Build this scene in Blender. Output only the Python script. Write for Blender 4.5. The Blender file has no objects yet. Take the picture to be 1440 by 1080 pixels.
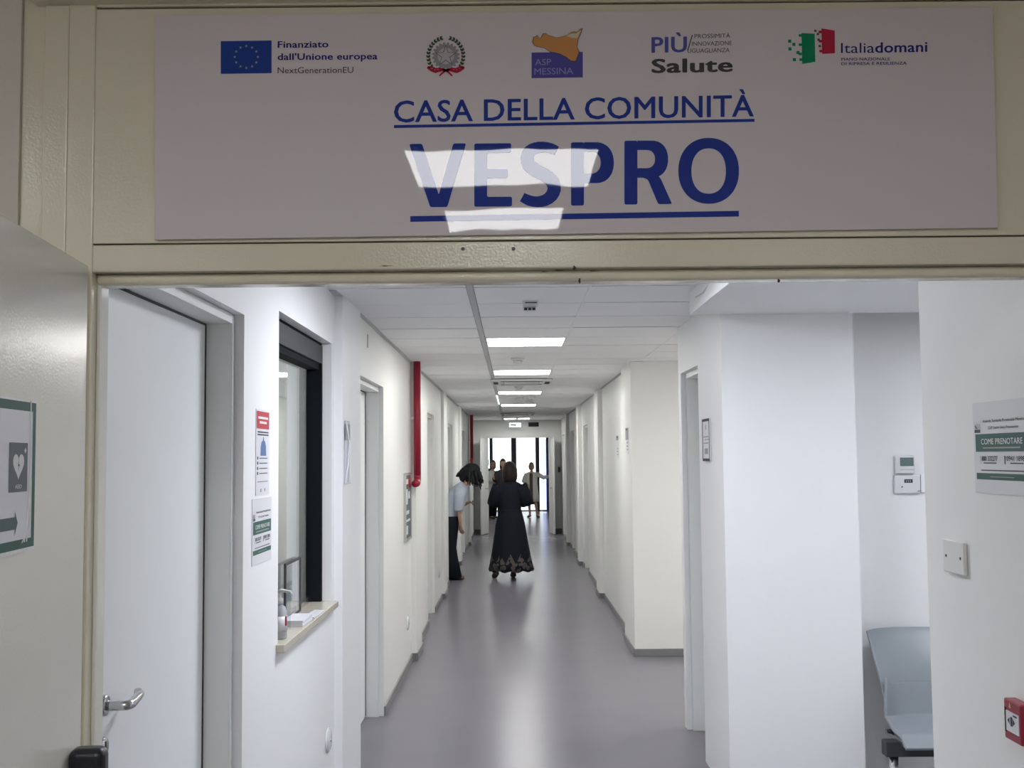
import bpy, bmesh, math, random
from mathutils import Vector, Matrix
random.seed(7)
S = bpy.context.scene
COL = S.collection

# ---------------------------------------------------------------- camera, world, exposure
H = 1.68                                   # lens height
cam_d = bpy.data.cameras.new('camera')
cam_d.sensor_fit = 'HORIZONTAL'; cam_d.sensor_width = 36.0
cam_d.lens = 36.0 * 1570.0 / 1440.0
cam_d.clip_start = 0.05; cam_d.clip_end = 200
cam = bpy.data.objects.new('camera', cam_d); COL.objects.link(cam)
PITCH = math.atan(102.5 / 1570.0); ROLL = 0.0095
fw = Vector((0, math.cos(PITCH), math.sin(PITCH))); up = Vector((0, -math.sin(PITCH), math.cos(PITCH))); rt = Vector((1, 0, 0))
cr, sr = math.cos(ROLL), math.sin(ROLL)
R_ = rt * cr - up * sr; U_ = up * cr + rt * sr
cam.matrix_world = Matrix(((R_.x, U_.x, -fw.x, 0), (R_.y, U_.y, -fw.y, 0), (R_.z, U_.z, -fw.z, H), (0, 0, 0, 1)))
S.camera = cam

world = bpy.data.worlds.new('daylight'); S.world = world; world.use_nodes = True
bg = world.node_tree.nodes['Background']
bg.inputs[0].default_value = (0.93, 0.96, 1.0, 1); bg.inputs[1].default_value = 2.6   # overcast white sky

S.view_settings.view_transform = 'Standard'; S.view_settings.look = 'None'
S.view_settings.gamma = 1; S.view_settings.use_curve_mapping = False
S.view_settings.exposure = 0.0
E_CORR, E_ENTRY, E_NICHE, E_SIDE, E_LOBBY, E_OFFICE, E_FAR = 25.0, 41.0, 23.0, 34.0, 13.5, 13.0, 16.0
C_NEUT, C_COOL, C_WARM = (1.0, 0.99, 0.955), (0.90, 0.93, 1.0), (1.0, 0.985, 0.94)

# ---------------------------------------------------------------- pixel -> point on a real plane of the place
def ray(px, py): return fw + R_ * ((px - 720) / 1570.0) - U_ * ((py - 540) / 1570.0)
def at_y(px, py, Y):
    d = ray(px, py); return Vector((0, 0, H)) + d * (Y / d.y)
def at_x(px, py, X):
    d = ray(px, py); return Vector((0, 0, H)) + d * (X / d.x)

# ---------------------------------------------------------------- materials
def mat(name, col, rough=0.5, spec=0.5, metal=0.0, bump=0.0, bscale=60.0, bdist=0.002, var=0.0, vscale=3.0, coat=0.0, emit=None, estr=0.0, alpha=None):
    m = bpy.data.materials.new(name); m.use_nodes = True
    nt = m.node_tree; p = nt.nodes['Principled BSDF']
    p.inputs['Base Color'].default_value = (*col, 1); p.inputs['Roughness'].default_value = rough
    p.inputs['Specular IOR Level'].default_value = spec; p.inputs['Metallic'].default_value = metal
    p.inputs['Coat Weight'].default_value = coat; p.inputs['Coat Roughness'].default_value = 0.03
    tc = nt.nodes.new('ShaderNodeTexCoord')
    if var > 0:
        n = nt.nodes.new('ShaderNodeTexNoise'); n.inputs['Scale'].default_value = vscale; n.inputs['Detail'].default_value = 5
        r = nt.nodes.new('ShaderNodeMapRange'); r.inputs['To Min'].default_value = 1 - var; r.inputs['To Max'].default_value = 1 + var
        mx = nt.nodes.new('ShaderNodeVectorMath'); mx.operation = 'SCALE'; mx.inputs[0].default_value = col
        nt.links.new(tc.outputs['Object'], n.inputs['Vector']); nt.links.new(n.outputs['Fac'], r.inputs['Value'])
        nt.links.new(r.outputs['Result'], mx.inputs['Scale']); nt.links.new(mx.outputs[0], p.inputs['Base Color'])
    if bump > 0:
        n = nt.nodes.new('ShaderNodeTexNoise'); n.inputs['Scale'].default_value = bscale; n.inputs['Detail'].default_value = 3
        b = nt.nodes.new('ShaderNodeBump'); b.inputs['Strength'].default_value = bump; b.inputs['Distance'].default_value = bdist
        nt.links.new(tc.outputs['Object'], n.inputs['Vector']); nt.links.new(n.outputs['Fac'], b.inputs['Height'])
        nt.links.new(b.outputs[0], p.inputs['Normal'])
        if coat: nt.links.new(b.outputs[0], p.inputs['Coat Normal'])
    if emit:
        p.inputs['Emission Color'].default_value = (*emit, 1); p.inputs['Emission Strength'].default_value = estr
    return m

M = {}
M['wall'] = mat('corridor_plaster', (0.87, 0.87, 0.85), 0.42, 0.4, bump=0.25, bscale=90, bdist=0.001, var=0.015, vscale=1.5)
M['wall_entry'] = mat('entry_plaster', (0.87, 0.875, 0.88), 0.5, 0.35, bump=0.25, bscale=90, bdist=0.001, var=0.015, vscale=1.5)
M['wall_lobby'] = mat('lobby_plaster', (0.66, 0.62, 0.56), 0.7, 0.3, bump=0.6, bscale=120, bdist=0.002, var=0.04)
M['cream'] = mat('cream_gloss_enamel', (0.73, 0.69, 0.54), 0.06, 0.5, bump=0.8, bscale=190, bdist=0.0007, var=0.03, vscale=4)
M['cream_leaf'] = mat('cream_door_enamel', (0.82, 0.81, 0.735), 0.12, 0.5, bump=0.6, bscale=200, bdist=0.0006, var=0.02, vscale=3)
M['ceil'] = mat('ceiling_tile', (0.90, 0.90, 0.905), 0.7, 0.3, bump=0.2, bscale=250, bdist=0.001, var=0.02, vscale=2)
M['ceil_back'] = mat('ceiling_void', (0.05, 0.05, 0.05), 0.9, 0.1, var=0.05)
M['tee'] = mat('ceiling_grid_metal', (0.52, 0.53, 0.53), 0.45, 0.5, var=0.02)
M['floor'] = mat('grey_vinyl_floor', (0.205, 0.196, 0.222), 0.23, 0.12, bump=0.1, bscale=8, bdist=0.003, var=0.05, vscale=2.2)
M['skirt'] = mat('grey_skirting', (0.22, 0.22, 0.23), 0.4, 0.5, var=0.03)
M['leaf'] = mat('pale_grey_door_laminate', (0.87, 0.89, 0.90), 0.45, 0.4, var=0.015, vscale=6)
M['casing'] = mat('grey_door_frame', (0.82, 0.835, 0.81), 0.4, 0.4, var=0.015)
M['casing_w'] = mat('white_door_frame_face', (0.80, 0.81, 0.80), 0.4, 0.4, var=0.01)
M['seal'] = mat('dark_rubber_seal', (0.06, 0.065, 0.065), 0.6, 0.3, var=0.05)
M['steel'] = mat('satin_steel', (0.55, 0.55, 0.56), 0.25, 0.5, metal=1.0, var=0.03, vscale=30)
M['black_pl'] = mat('black_plastic', (0.012, 0.014, 0.02), 0.35, 0.5, bump=0.1, bscale=300, var=0.1)
M['dark_alu'] = mat('black_aluminium', (0.006, 0.009, 0.012), 0.75, 0.12, var=0.1)
M['grey_alu'] = mat('grey_aluminium', (0.075, 0.075, 0.08), 0.7, 0.2, var=0.04)
M['marble'] = mat('beige_marble', (0.56, 0.52, 0.43), 0.18, 0.5, var=0.14, vscale=22)
M['plate'] = mat('white_acrylic_sign', (0.69, 0.635, 0.65), 0.02, 0.5, bump=0.35, bscale=1.3, bdist=0.01, var=0.01)
def ink(name, col, gloss=True): return mat(name, col, 0.02 if gloss else 0.6, 0.5 if gloss else 0.3, bump=0.35 if gloss else 0.0, bscale=1.3, bdist=0.01, var=0.03, vscale=20)
M['i_blue'] = ink('blue_print', (0.018, 0.045, 0.30)); M['i_navy'] = ink('navy_print', (0.03, 0.03, 0.20))
M['i_eu'] = ink('flag_blue_print', (0.012, 0.05, 0.30)); M['i_star'] = ink('pale_star_print', (0.30, 0.36, 0.42))
M['i_dark'] = ink('charcoal_print', (0.06, 0.06, 0.065)); M['i_grey'] = ink('grey_print', (0.30, 0.29, 0.31))
M['i_lgrey'] = ink('light_grey_print', (0.5, 0.47, 0.5)); M['i_red'] = ink('red_print', (0.48, 0.015, 0.05))
M['i_green'] = ink('green_print', (0.0, 0.25, 0.10)); M['i_orange'] = ink('orange_print', (0.60, 0.28, 0.09))
M['i_olive'] = ink('dark_green_print', (0.06, 0.08, 0.06)); M['i_violet'] = ink('violet_blue_print', (0.085, 0.075, 0.33))
M['i_vtext'] = ink('lilac_print', (0.30, 0.28, 0.62)); M['i_cream'] = ink('cream_print', (0.62, 0.55, 0.40)); M['i_more'] = ink('mid_blue_print', (0.09, 0.10, 0.40))
M['paper'] = mat('white_paper', (0.74, 0.74, 0.78), 0.35, 0.5, bump=0.15, bscale=12, bdist=0.004, var=0.01)
M['p_green'] = ink('paper_green', (0.05, 0.13, 0.10), False); M['p_dark'] = ink('paper_black', (0.06, 0.06, 0.07), False)
M['p_red'] = ink('paper_red', (0.50, 0.05, 0.07), False); M['p_blue'] = ink('paper_blue', (0.12, 0.18, 0.38), False)
M['p_mid'] = ink('paper_grey', (0.35, 0.36, 0.38), False); M['p_white'] = ink('paper_white_print', (0.75, 0.78, 0.77), False)
M['p_teal'] = ink('paper_teal', (0.10, 0.15, 0.15), False); M['p_slate'] = ink('paper_slate', (0.13, 0.15, 0.16), False)
M['white_pl'] = mat('white_plastic', (0.72, 0.73, 0.74), 0.35, 0.5, var=0.01)
M['cream_pl'] = mat('cream_plastic', (0.78, 0.78, 0.75), 0.35, 0.5, var=0.01)
M['lcd'] = mat('grey_green_display', (0.12, 0.17, 0.16), 0.2, 0.5, var=0.03)
M['chair'] = mat('blue_grey_plastic', (0.27, 0.30, 0.325), 0.35, 0.5, bump=0.1, bscale=200, var=0.02)
M['red'] = mat('red_plastic', (0.30, 0.010, 0.035), 0.3, 0.5, var=0.04)
M['red_pipe'] = mat('red_pipe_paint', (0.34, 0.010, 0.035), 0.3, 0.5, var=0.05)
M['black_grille'] = mat('dark_grille', (0.03, 0.03, 0.03), 0.6, 0.3, var=0.1)
M['silver'] = mat('silver_frame', (0.6, 0.6, 0.58), 0.3, 0.5, metal=0.8, var=0.02)
M['clearpl'] = mat('clear_plastic_holder', (0.85, 0.87, 0.88), 0.06, 0.6, bump=0.6, bscale=25, bdist=0.004)
M['skin'] = mat('skin_tone', (0.48, 0.29, 0.21), 0.5, 0.4, var=0.05, vscale=12)
M['skin_b'] = mat('skin_tone_warm', (0.42, 0.25, 0.18), 0.5, 0.4, var=0.05, vscale=12)
M['hair_black'] = mat('black_hair', (0.008, 0.009, 0.011), 0.55, 0.3, bump=0.8, bscale=70, bdist=0.01, var=0.3, vscale=30)
M['hair_auburn'] = mat('dark_auburn_hair', (0.016, 0.008, 0.009), 0.5, 0.3, bump=0.6, bscale=60, bdist=0.008, var=0.3, vscale=30)
M['hair_brown'] = mat('dark_brown_hair', (0.035, 0.022, 0.018), 0.5, 0.3, bump=0.6, bscale=60, bdist=0.008, var=0.3, vscale=30)
M['hair_grey'] = mat('greying_hair', (0.11, 0.09, 0.075), 0.5, 0.3, bump=0.6, bscale=60, bdist=0.008, var=0.3, vscale=30)
M['shirt'] = mat('pale_blue_shirt', (0.50, 0.55, 0.64), 0.8, 0.2, bump=0.5, bscale=9, bdist=0.02, var=0.04)
M['trouser'] = mat('black_trousers', (0.010, 0.012, 0.018), 0.8, 0.2, bump=0.3, bscale=8, bdist=0.02, var=0.2)
M['coat'] = mat('white_lab_coat', (0.62, 0.61, 0.56), 0.8, 0.2, bump=0.4, bscale=8, bdist=0.02, var=0.04)
M['brown_dress'] = mat('brown_dress', (0.10, 0.075, 0.06), 0.8, 0.2, var=0.1)
M['dark_top'] = mat('dark_jacket', (0.03, 0.024, 0.03), 0.7, 0.3, var=0.1)
M['shoe'] = mat('dark_shoe_leather', (0.02, 0.018, 0.02), 0.4, 0.5, var=0.1)
M['sandal'] = mat('brown_sandal', (0.10, 0.07, 0.05), 0.6, 0.3, var=0.1)
M['eye'] = mat('dark_eye', (0.02, 0.02, 0.02), 0.2, 0.5, var=0.1)
M['mullion'] = mat('dark_window_mullion', (0.05, 0.045, 0.055), 0.5, 0.3, var=0.1)
M['desk'] = mat('pale_desk_laminate', (0.55, 0.56, 0.58), 0.4, 0.4, var=0.02)
M['water'] = mat('sanitizer_liquid', (0.40, 0.42, 0.45), 0.08, 0.6, var=0.05)
M['chip'] = mat('bare_metal_chip', (0.05, 0.045, 0.035), 0.7, 0.3, var=0.2)
M['cover'] = mat('translucent_lens', (0.70, 0.72, 0.72), 0.25, 0.5, var=0.03)

def glassmat(name, tint, gl=1.0):
    m = bpy.data.materials.new(name); m.use_nodes = True; nt = m.node_tree; nt.nodes.clear()
    o = nt.nodes.new('ShaderNodeOutputMaterial'); mx = nt.nodes.new('ShaderNodeMixShader')
    t = nt.nodes.new('ShaderNodeBsdfTransparent'); t.inputs[0].default_value = (*tint, 1)
    g = nt.nodes.new('ShaderNodeBsdfGlossy'); g.inputs['Roughness'].default_value = 0.01; g.inputs[0].default_value = (gl, gl, gl, 1)
    f = nt.nodes.new('ShaderNodeFresnel'); f.inputs['IOR'].default_value = 1.55
    ge = nt.nodes.new('ShaderNodeNewGeometry'); mr = nt.nodes.new('ShaderNodeMapRange')      # same reflectance on both faces of a pane
    mr.inputs['To Min'].default_value = 1.55; mr.inputs['To Max'].default_value = 1 / 1.55
    nt.links.new(ge.outputs['Backfacing'], mr.inputs['Value']); nt.links.new(mr.outputs['Result'], f.inputs['IOR'])
    nt.links.new(f.outputs[0], mx.inputs[0]); nt.links.new(t.outputs[0], mx.inputs[1]); nt.links.new(g.outputs[0], mx.inputs[2]); nt.links.new(mx.outputs[0], o.inputs[0])
    return m
M['glass'] = glassmat('window_glass', (0.93, 0.96, 0.95))
M['lilac'] = glassmat('lilac_tinted_glass', (0.72, 0.75, 0.95))
M['clear'] = glassmat('clear_acrylic', (0.90, 0.92, 0.95))
def emat(name, col, e): return mat(name, (0.8, 0.8, 0.8), 0.5, emit=col, estr=e)
M['led'] = emat('led_panel_corridor', C_NEUT, E_CORR); M['led_entry'] = emat('led_panel_entry', C_COOL, E_ENTRY)
M['led_niche'] = emat('led_panel_niche', C_COOL, E_NICHE); M['led_side'] = emat('led_panel_side', C_WARM, E_SIDE)
M['led_lobby'] = emat('led_panel_lobby', (0.97, 0.98, 1.0), E_LOBBY); M['led_office'] = emat('led_panel_office', C_NEUT, E_OFFICE)
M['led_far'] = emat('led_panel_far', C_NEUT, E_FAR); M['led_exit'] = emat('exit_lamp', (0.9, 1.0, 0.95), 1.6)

# hem print of the black dress: flower dots and triangular motifs woven above the hem
def dress_mat():
    m = mat('black_dress_with_hem_print', (0.008, 0.010, 0.016), 0.8, 0.2)
    nt = m.node_tree; p = nt.nodes['Principled BSDF']
    tc = nt.nodes.new('ShaderNodeTexCoord'); sp = nt.nodes.new('ShaderNodeSeparateXYZ'); nt.links.new(tc.outputs['Object'], sp.inputs[0])
    v = nt.nodes.new('ShaderNodeTexVoronoi'); v.inputs['Scale'].default_value = 17; nt.links.new(tc.outputs['Object'], v.inputs['Vector'])
    w = nt.nodes.new('ShaderNodeTexVoronoi'); w.inputs['Scale'].default_value = 7.5; w.inputs['Randomness'].default_value = 0.25; nt.links.new(tc.outputs['Object'], w.inputs['Vector'])
    def math_(op, a, b=None):
        n = nt.nodes.new('ShaderNodeMath'); n.operation = op
        for i, s in enumerate((a, b)):
            if s is None: continue
            if isinstance(s, (int, float)): n.inputs[i].default_value = s
            else: nt.links.new(s, n.inputs[i])
        return n.outputs[0]
    tri = math_('PINGPONG', math_('ADD', sp.outputs[0], 0.07), 0.07)            # zigzag upper edge
    lim = math_('ADD', math_('MULTIPLY', tri, 1.9), 0.22)
    low = math_('LESS_THAN', sp.outputs[2], lim)
    cell = math_('LESS_THAN', v.outputs['Distance'], 0.55); cell2 = math_('GREATER_THAN', v.outputs['Distance'], 0.14)
    band = math_('MULTIPLY', low, math_('MULTIPLY', cell, cell2))
    mid = math_('MULTIPLY', math_('LESS_THAN', sp.outputs[2], 0.52), math_('LESS_THAN', w.outputs['Distance'], 0.12))
    f = math_('MAXIMUM', band, mid)
    mx = nt.nodes.new('ShaderNodeMix'); mx.data_type = 'RGBA'
    mx.inputs[6].default_value = (0.008, 0.010, 0.017, 1); mx.inputs[7].default_value = (0.10, 0.09, 0.085, 1)
    nt.links.new(f, mx.inputs[0]); nt.links.new(mx.outputs[2], p.inputs['Base Color'])
    return m
M['dress'] = dress_mat()

# ---------------------------------------------------------------- building helpers
def tag(o, label=None, cat=None, group=None, kind=None):
    if label: o['label'] = label
    if cat: o['category'] = cat
    if group: o['group'] = group
    if kind: o['kind'] = kind
    return o
def empty(name, loc=(0, 0, 0), rz=0.0):
    o = bpy.data.objects.new(name, None); COL.objects.link(o); o.location = loc; o.rotation_euler = (0, 0, rz); o.empty_display_size = 0.1
    return o
class MB:
    def __init__(s): s.v = []; s.f = []
    def box(s, x0, x1, y0, y1, z0, z1):
        n = len(s.v)
        s.v += [(x0, y0, z0), (x1, y0, z0), (x1, y1, z0), (x0, y1, z0), (x0, y0, z1), (x1, y0, z1), (x1, y1, z1), (x0, y1, z1)]
        s.f += [tuple(n + i for i in q) for q in ((3, 2, 1, 0), (4, 5, 6, 7), (0, 1, 5, 4), (1, 2, 6, 5), (2, 3, 7, 6), (3, 0, 4, 7))]
        return s
    def hexa(s, a, b):                                    # two quads of four points, joined
        n = len(s.v); s.v += [tuple(p) for p in a] + [tuple(p) for p in b]
        s.f += [tuple(n + i for i in q) for q in ((3, 2, 1, 0), (4, 5, 6, 7), (0, 1, 5, 4), (1, 2, 6, 5), (2, 3, 7, 6), (3, 0, 4, 7))]
        return s
    def tube(s, pts, rad, n=10, cap=True, ry=None, lat=None):
        pts = [Vector(p) for p in pts]; k0 = len(s.v)
        if not isinstance(rad, (list, tuple)): rad = [rad] * len(pts)
        if ry is None: ry = rad
        ref = None
        for i, p in enumerate(pts):
            t = (pts[min(i + 1, len(pts) - 1)] - pts[max(i - 1, 0)]).normalized()
            if ref is None:
                if lat is not None: ref = Vector(lat)
                else: ref = Vector((1, 0, 0)) if abs(t.x) < 0.8 else Vector((0, 0, 1))
            a = (ref - t * ref.dot(t)).normalized(); b = t.cross(a); ref = a
            for j in range(n):
                th = 2 * math.pi * j / n
                s.v.append(tuple(p + a * math.cos(th) * rad[i] + b * math.sin(th) * ry[i]))
        for i in range(len(pts) - 1):
            for j in range(n):
                a0 = k0 + i * n + j; a1 = k0 + i * n + (j + 1) % n
                s.f.append((a0, a1, a1 + n, a0 + n))
        if cap:
            s.f.append(tuple(k0 + j for j in range(n))[::-1]); s.f.append(tuple(k0 + (len(pts) - 1) * n + j for j in range(n)))
        return s
    def lathe(s, c, prof, n=20, axis='z'):                # prof: (radius, height along axis)
        pts = []; c = Vector(c); k0 = len(s.v)
        for r, h in prof:
            for j in range(n):
                th = 2 * math.pi * j / n; a, b = r * math.cos(th), r * math.sin(th)
                s.v.append(tuple(c + Vector({'z': (a, b, h), 'x': (h, a, b), 'y': (b, h, a)}[axis])))
        for i in range(len(prof) - 1):
            for j in range(n):
                a0 = k0 + i * n + j; a1 = k0 + i * n + (j + 1) % n
                s.f.append((a0, a1, a1 + n, a0 + n))
        s.f.append(tuple(k0 + j for j in range(n))[::-1]); s.f.append(tuple(k0 + (len(prof) - 1) * n + j for j in range(n)))
        return s
    def ngon(s, pts):
        n = len(s.v); s.v += [tuple(p) for p in pts]; s.f.append(tuple(range(n, n + len(pts)))); return s
    def build(s, name, m, parent=None, bevel=0.0, smooth=False, seg=2):
        me = bpy.data.meshes.new(name); me.from_pydata(s.v, [], s.f); me.update()
        bm = bmesh.new(); bm.from_mesh(me); bmesh.ops.recalc_face_normals(bm, faces=bm.faces[:]); bm.to_mesh(me); bm.free()
        me.materials.append(m)
        if smooth: me.polygons.foreach_set('use_smooth', [True] * len(me.polygons))
        o = bpy.data.objects.new(name, me); COL.objects.link(o)
        if parent: o.parent = parent; o.matrix_parent_inverse = Matrix.Identity(4); o.location = (0, 0, 0)
        if bevel:
            b = o.modifiers.new('bevel', 'BEVEL'); b.width = bevel; b.segments = seg; b.limit_method = 'ANGLE'
        return o
def struct(name, mb, m, parent=None, **k):
    o = mb.build(name, m, parent, **k)
    if parent is None: o['kind'] = 'structure'
    return o
def B(*a): return MB().box(*a)

_txt = {}
def text_mesh(s, bold):
    k = (s, bold)
    if k in _txt: return _txt[k]
    cu = bpy.data.curves.new('t', 'FONT'); cu.body = s; cu.size = 1.0; cu.resolution_u = 8 if len(s) == 1 else 3; cu.fill_mode = 'FRONT'
    if bold: cu.space_character = 1.0 + bold * 1.2
    ob = bpy.data.objects.new('t', cu); COL.objects.link(ob); bpy.context.view_layer.update()
    me = bpy.data.meshes.new_from_object(ob.evaluated_get(bpy.context.evaluated_depsgraph_get()))
    vs = [(v.co.x, v.co.y) for v in me.vertices]; fs = [tuple(p.vertices) for p in me.polygons]
    bpy.data.objects.remove(ob); bpy.data.meshes.remove(me)
    if bold:
        v0, f0, n = vs, fs, len(vs); vs, fs = [], []
        for i, (dx, dy) in enumerate(((-1, 0), (1, 0), (0, -.6), (0, .6), (-.7, .5), (.7, -.5), (.7, .5), (-.7, -.5), (0, 0))):
            vs += [(x + dx * bold * .8, y + dy * bold * .8) for x, y in v0]; fs += [tuple(j + i * n for j in q) for q in f0]
    _txt[k] = (vs, fs); return _txt[k]
CAP = 0.727
def text_on(name, s, P, x0, x1, yb, h, m, parent, bold=0.0):
    """P maps 2-D sheet coordinates to the surface; text spans x0..x1, baseline yb (pair for a slope), cap height h."""
    vs, fs = text_mesh(s, bold)
    a = min(v[0] for v in vs); b = max(v[0] for v in vs); mb = MB()
    y0, y1 = yb if isinstance(yb, tuple) else (yb, yb)
    o0 = Vector(P(0, 0)); nn = (Vector(P(1, 0)) - o0).cross(Vector(P(0, 1)) - o0).normalized(); per = len(vs) // 9 if bold else len(vs) + 1
    for iv, (vx, vy) in enumerate(vs):
        t = (vx - a) / (b - a)
        mb.v.append(tuple(Vector(P(x0 + (x1 - x0) * t, y0 + (y1 - y0) * t + vy / CAP * h)) + nn * (iv // per) * 3e-5))
    mb.f = fs
    me = bpy.data.meshes.new(name); me.from_pydata(mb.v, [], mb.f); me.materials.append(m)
    o = bpy.data.objects.new(name, me); COL.objects.link(o); o['kind'] = 'stuff'
    if parent: o.parent = parent
    return o
def poly_on(mb, P, pts): mb.ngon([P(*p) for p in pts])
def rect_on(mb, P, x0, x1, y0, y1): poly_on(mb, P, [(x0, y0), (x1, y0), (x1, y1), (x0, y1)])

# ================================================================ SETTING
ZC = 2.485                   # corridor ceiling
ZN = 2.375                   # lowered niche ceiling
Y0 = 2.35                    # entrance frame
XB = 1.40                    # back of the corridor walls

f = struct('floor', B(-4.2, 3.4, -3.2, 35.2, -0.1, 0.0), M['floor'])

# --- doors: recess in the wall, frame set back, leaf further back, lever
DOORS_L = [(2.436, 3.616, -0.87, 2.15), (6.28, 7.411, -0.856, 2.15), (11.3, 12.25, -0.86, 2.14), (14.9, 15.95, -0.86, 2.14), (19.0, 19.9, -0.86, 2.14)]
DOORS_R = [(6.257, 6.97, 1.056, 2.19), (16.0, 17.0, 1.075, 2.14), (19.6, 20.6, 1.075, 2.14), (23.3, 24.3, 1.075, 2.14)]
def run_wall(name, side, segs, opens, m, back=XB, ztop=ZC + 0.1):
    mb = MB()
    def bx(y0, y1, face, z0, z1):
        if y1 - y0 > 1e-4 and z1 - z0 > 1e-4:
            a, b = (face, side * back) if side > 0 else (side * back, face)
            mb.box(a, b, y0, y1, z0, z1)
    for y0, y1, face in segs:
        cuts = [o for o in opens if o[0] < y1 and o[1] > y0]
        y = y0
        for oy0, oy1, oz0, oz1 in sorted(cuts):
            bx(y, oy0, face, 0, ztop); bx(max(y, oy0), min(y1, oy1), face, oz1, ztop); bx(max(y, oy0), min(y1, oy1), face, 0, oz0)
            y = oy1
        bx(y, y1, face, 0, ztop)
    return struct(name, mb, m)
XP, XPR = -0.825, 1.02       # pilaster faces
segL_near = [(2.436, 5.46, -0.87), (5.46, 6.10, -0.83), (6.10, 6.28, -0.867)]
segL = [(6.28, 9.40, -0.856), (9.40, 9.95, -0.813), (9.95, 13.43, -0.86), (13.43, 14.0, XP), (14.0, 17.56, -0.86), (17.56, 18.1, -0.82),
        (18.1, 21.48, -0.86), (21.48, 22.0, -0.825), (22.0, 24.8, -0.86)]
segR = [(9.50, 10.34, 1.012), (10.34, 13.34, 1.075), (13.34, 13.9, XPR), (13.9, 17.35, 1.075), (17.35, 17.9, XPR), (17.9, 21.18, 1.075), (21.18, 21.7, XPR), (21.7, 24.8, 1.075)]
WIN = (4.155, 5.37, 0.975, 2.235)
openL = [(d[0], d[1], 0, d[3]) for d in DOORS_L]
openR = [(d[0], d[1], 0, d[3]) for d in DOORS_R]
wl0 = run_wall('wall_left', -1, segL_near, [openL[0], WIN], M['wall_entry'], back=0.995)
wl1 = run_wall('wall_left', -1, segL, openL[1:], M['wall'])
wr1 = run_wall('wall_right', 1, segR, openR[1:], M['wall'])
# right block between niche and side passage, with the first door in it
mb = MB()
mb.box(1.035, 1.69, 5.50, 6.0, 0, ZC + 0.1); mb.box(1.69, 3.3, 5.70, 6.0, 0, ZC + 0.1); mb.box(1.045, 1.40, 6.0, 6.257, 0, ZC + 0.1)
mb.box(1.056, 1.40, 6.257, 6.97, 2.19, ZC + 0.1); mb.box(1.056, 1.40, 6.97, 7.065, 0, ZC + 0.1)
struct('wall_niche', mb, M['wall_entry'])
struct('wall_side_passage', MB().box(1.40, 3.3, 6.95, 7.065, 0, ZC + 0.1).box(3.3, 3.4, 2.9, 9.7, 0, ZC + 0.1).box(1.40, 3.3, 9.5, 9.65, 0, ZC + 0.1), M['wall'])
struct('wall_right', MB().box(1.13, 1.30, 2.43, 3.075, 0, ZC + 0.1).box(1.13, 1.299, 2.40, 2.43, 0, 2.04).box(1.30, 3.3, 2.93, 3.075, 0, ZC + 0.1), mat('right_plaster', (0.88, 0.88, 0.86), 0.5, 0.35, bump=0.25, bscale=90, bdist=0.001, var=0.015))
# end wall with the double door opening
EX0, EX1, EZ = -0.545, 0.80, 2.10
struct('wall_end', MB().box(-1.4, EX0 - 0.05, 24.8, 24.95, 0, ZC + 0.1).box(EX1 + 0.05, 1.4, 24.8, 24.95, 0, ZC + 0.1).box(EX0 - 0.05, EX1 + 0.05, 24.8, 24.95, EZ + 0.05, ZC + 0.1), M['wall'])
# far room
struct('wall_far_left', B(-2.7, -2.6, 24.95, 34.8, 0, 2.6), M['wall'])
struct('wall_far_right', B(1.45, 1.55, 24.95, 34.8, 0, 2.6), M['wall'])
struct('ceiling_far', B(-2.7, 1.55, 24.95, 34.8, 2.5, 2.6), M['ceil'])
struct('wall_far_front', MB().box(-2.7, -1.4, 24.85, 24.95, 0, 2.6), M['wall'])
struct('wall_far', MB().box(-2.7, -1.35, 34.8, 34.95, 0, 2.6).box(1.12, 1.55, 34.8, 34.95, 0, 2.6).box(-1.35, 1.12, 34.8, 34.95, 2.45, 2.6), M['wall'])
w = empty('window_2', (0, 34.85, 0)); w['kind'] = 'structure'
for x0, x1 in ((-1.35, -1.23), (-0.72, -0.62), (-0.045, 0.115), (0.71, 0.83), (1.04, 1.12)):
    B(x0, x1, -0.03, 0.05, 0.0, 2.45).build('mullion', M['mullion'], w, bevel=0.004)
B(-1.35, 1.12, -0.03, 0.05, 2.39, 2.45).build('top_rail', M['mullion'], w); B(-1.35, 1.12, -0.03, 0.05, 0.0, 0.03).build('bottom_rail', M['mullion'], w)
for x0, x1 in ((-1.23, -0.72), (-0.62, -0.045), (0.115, 0.71), (0.83, 1.04)):
    B(x0, x1, 0.0, 0.006, 0.06, 2.39).build('pane', M['glass'], w)

# --- skirting
def skirting(name, side, segs, opens):
    mb = MB()
    last = None
    for y0, y1, face in segs:
        y = y0
        for a, b, _, _ in sorted(o for o in opens if o[0] < y1 and o[1] > y0) + [(y1, y1, 0, 0)]:
            if a - y > 0.01:
                x0, x1 = (face - 0.012, face + 0.0) if side > 0 else (face, face + 0.012)
                mb.box(x0, x1, y, a, 0, 0.062)
            y = b
        if last is not None and abs(last - face) > 0.01:
            lo, hi = sorted((last, face)); mb.box(lo, hi, y0 - 0.012, y0, 0, 0.062)
        last = face
    return struct(name, mb, M['skirt'], bevel=0.003)
skirting('baseboard_left', -1, segL, openL[1:]); skirting('baseboard_right', 1, segR, openR[1:])
struct('baseboard_side', MB().box(1.0, 3.3, 9.488, 9.50, 0, 0.062), M['skirt'], bevel=0.003)
struct('baseboard_end', MB().box(-0.86, EX0 - 0.05, 24.788, 24.8, 0, 0.09).box(EX1 + 0.05, 1.075, 24.788, 24.8, 0, 0.09), M['skirt'])

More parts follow.
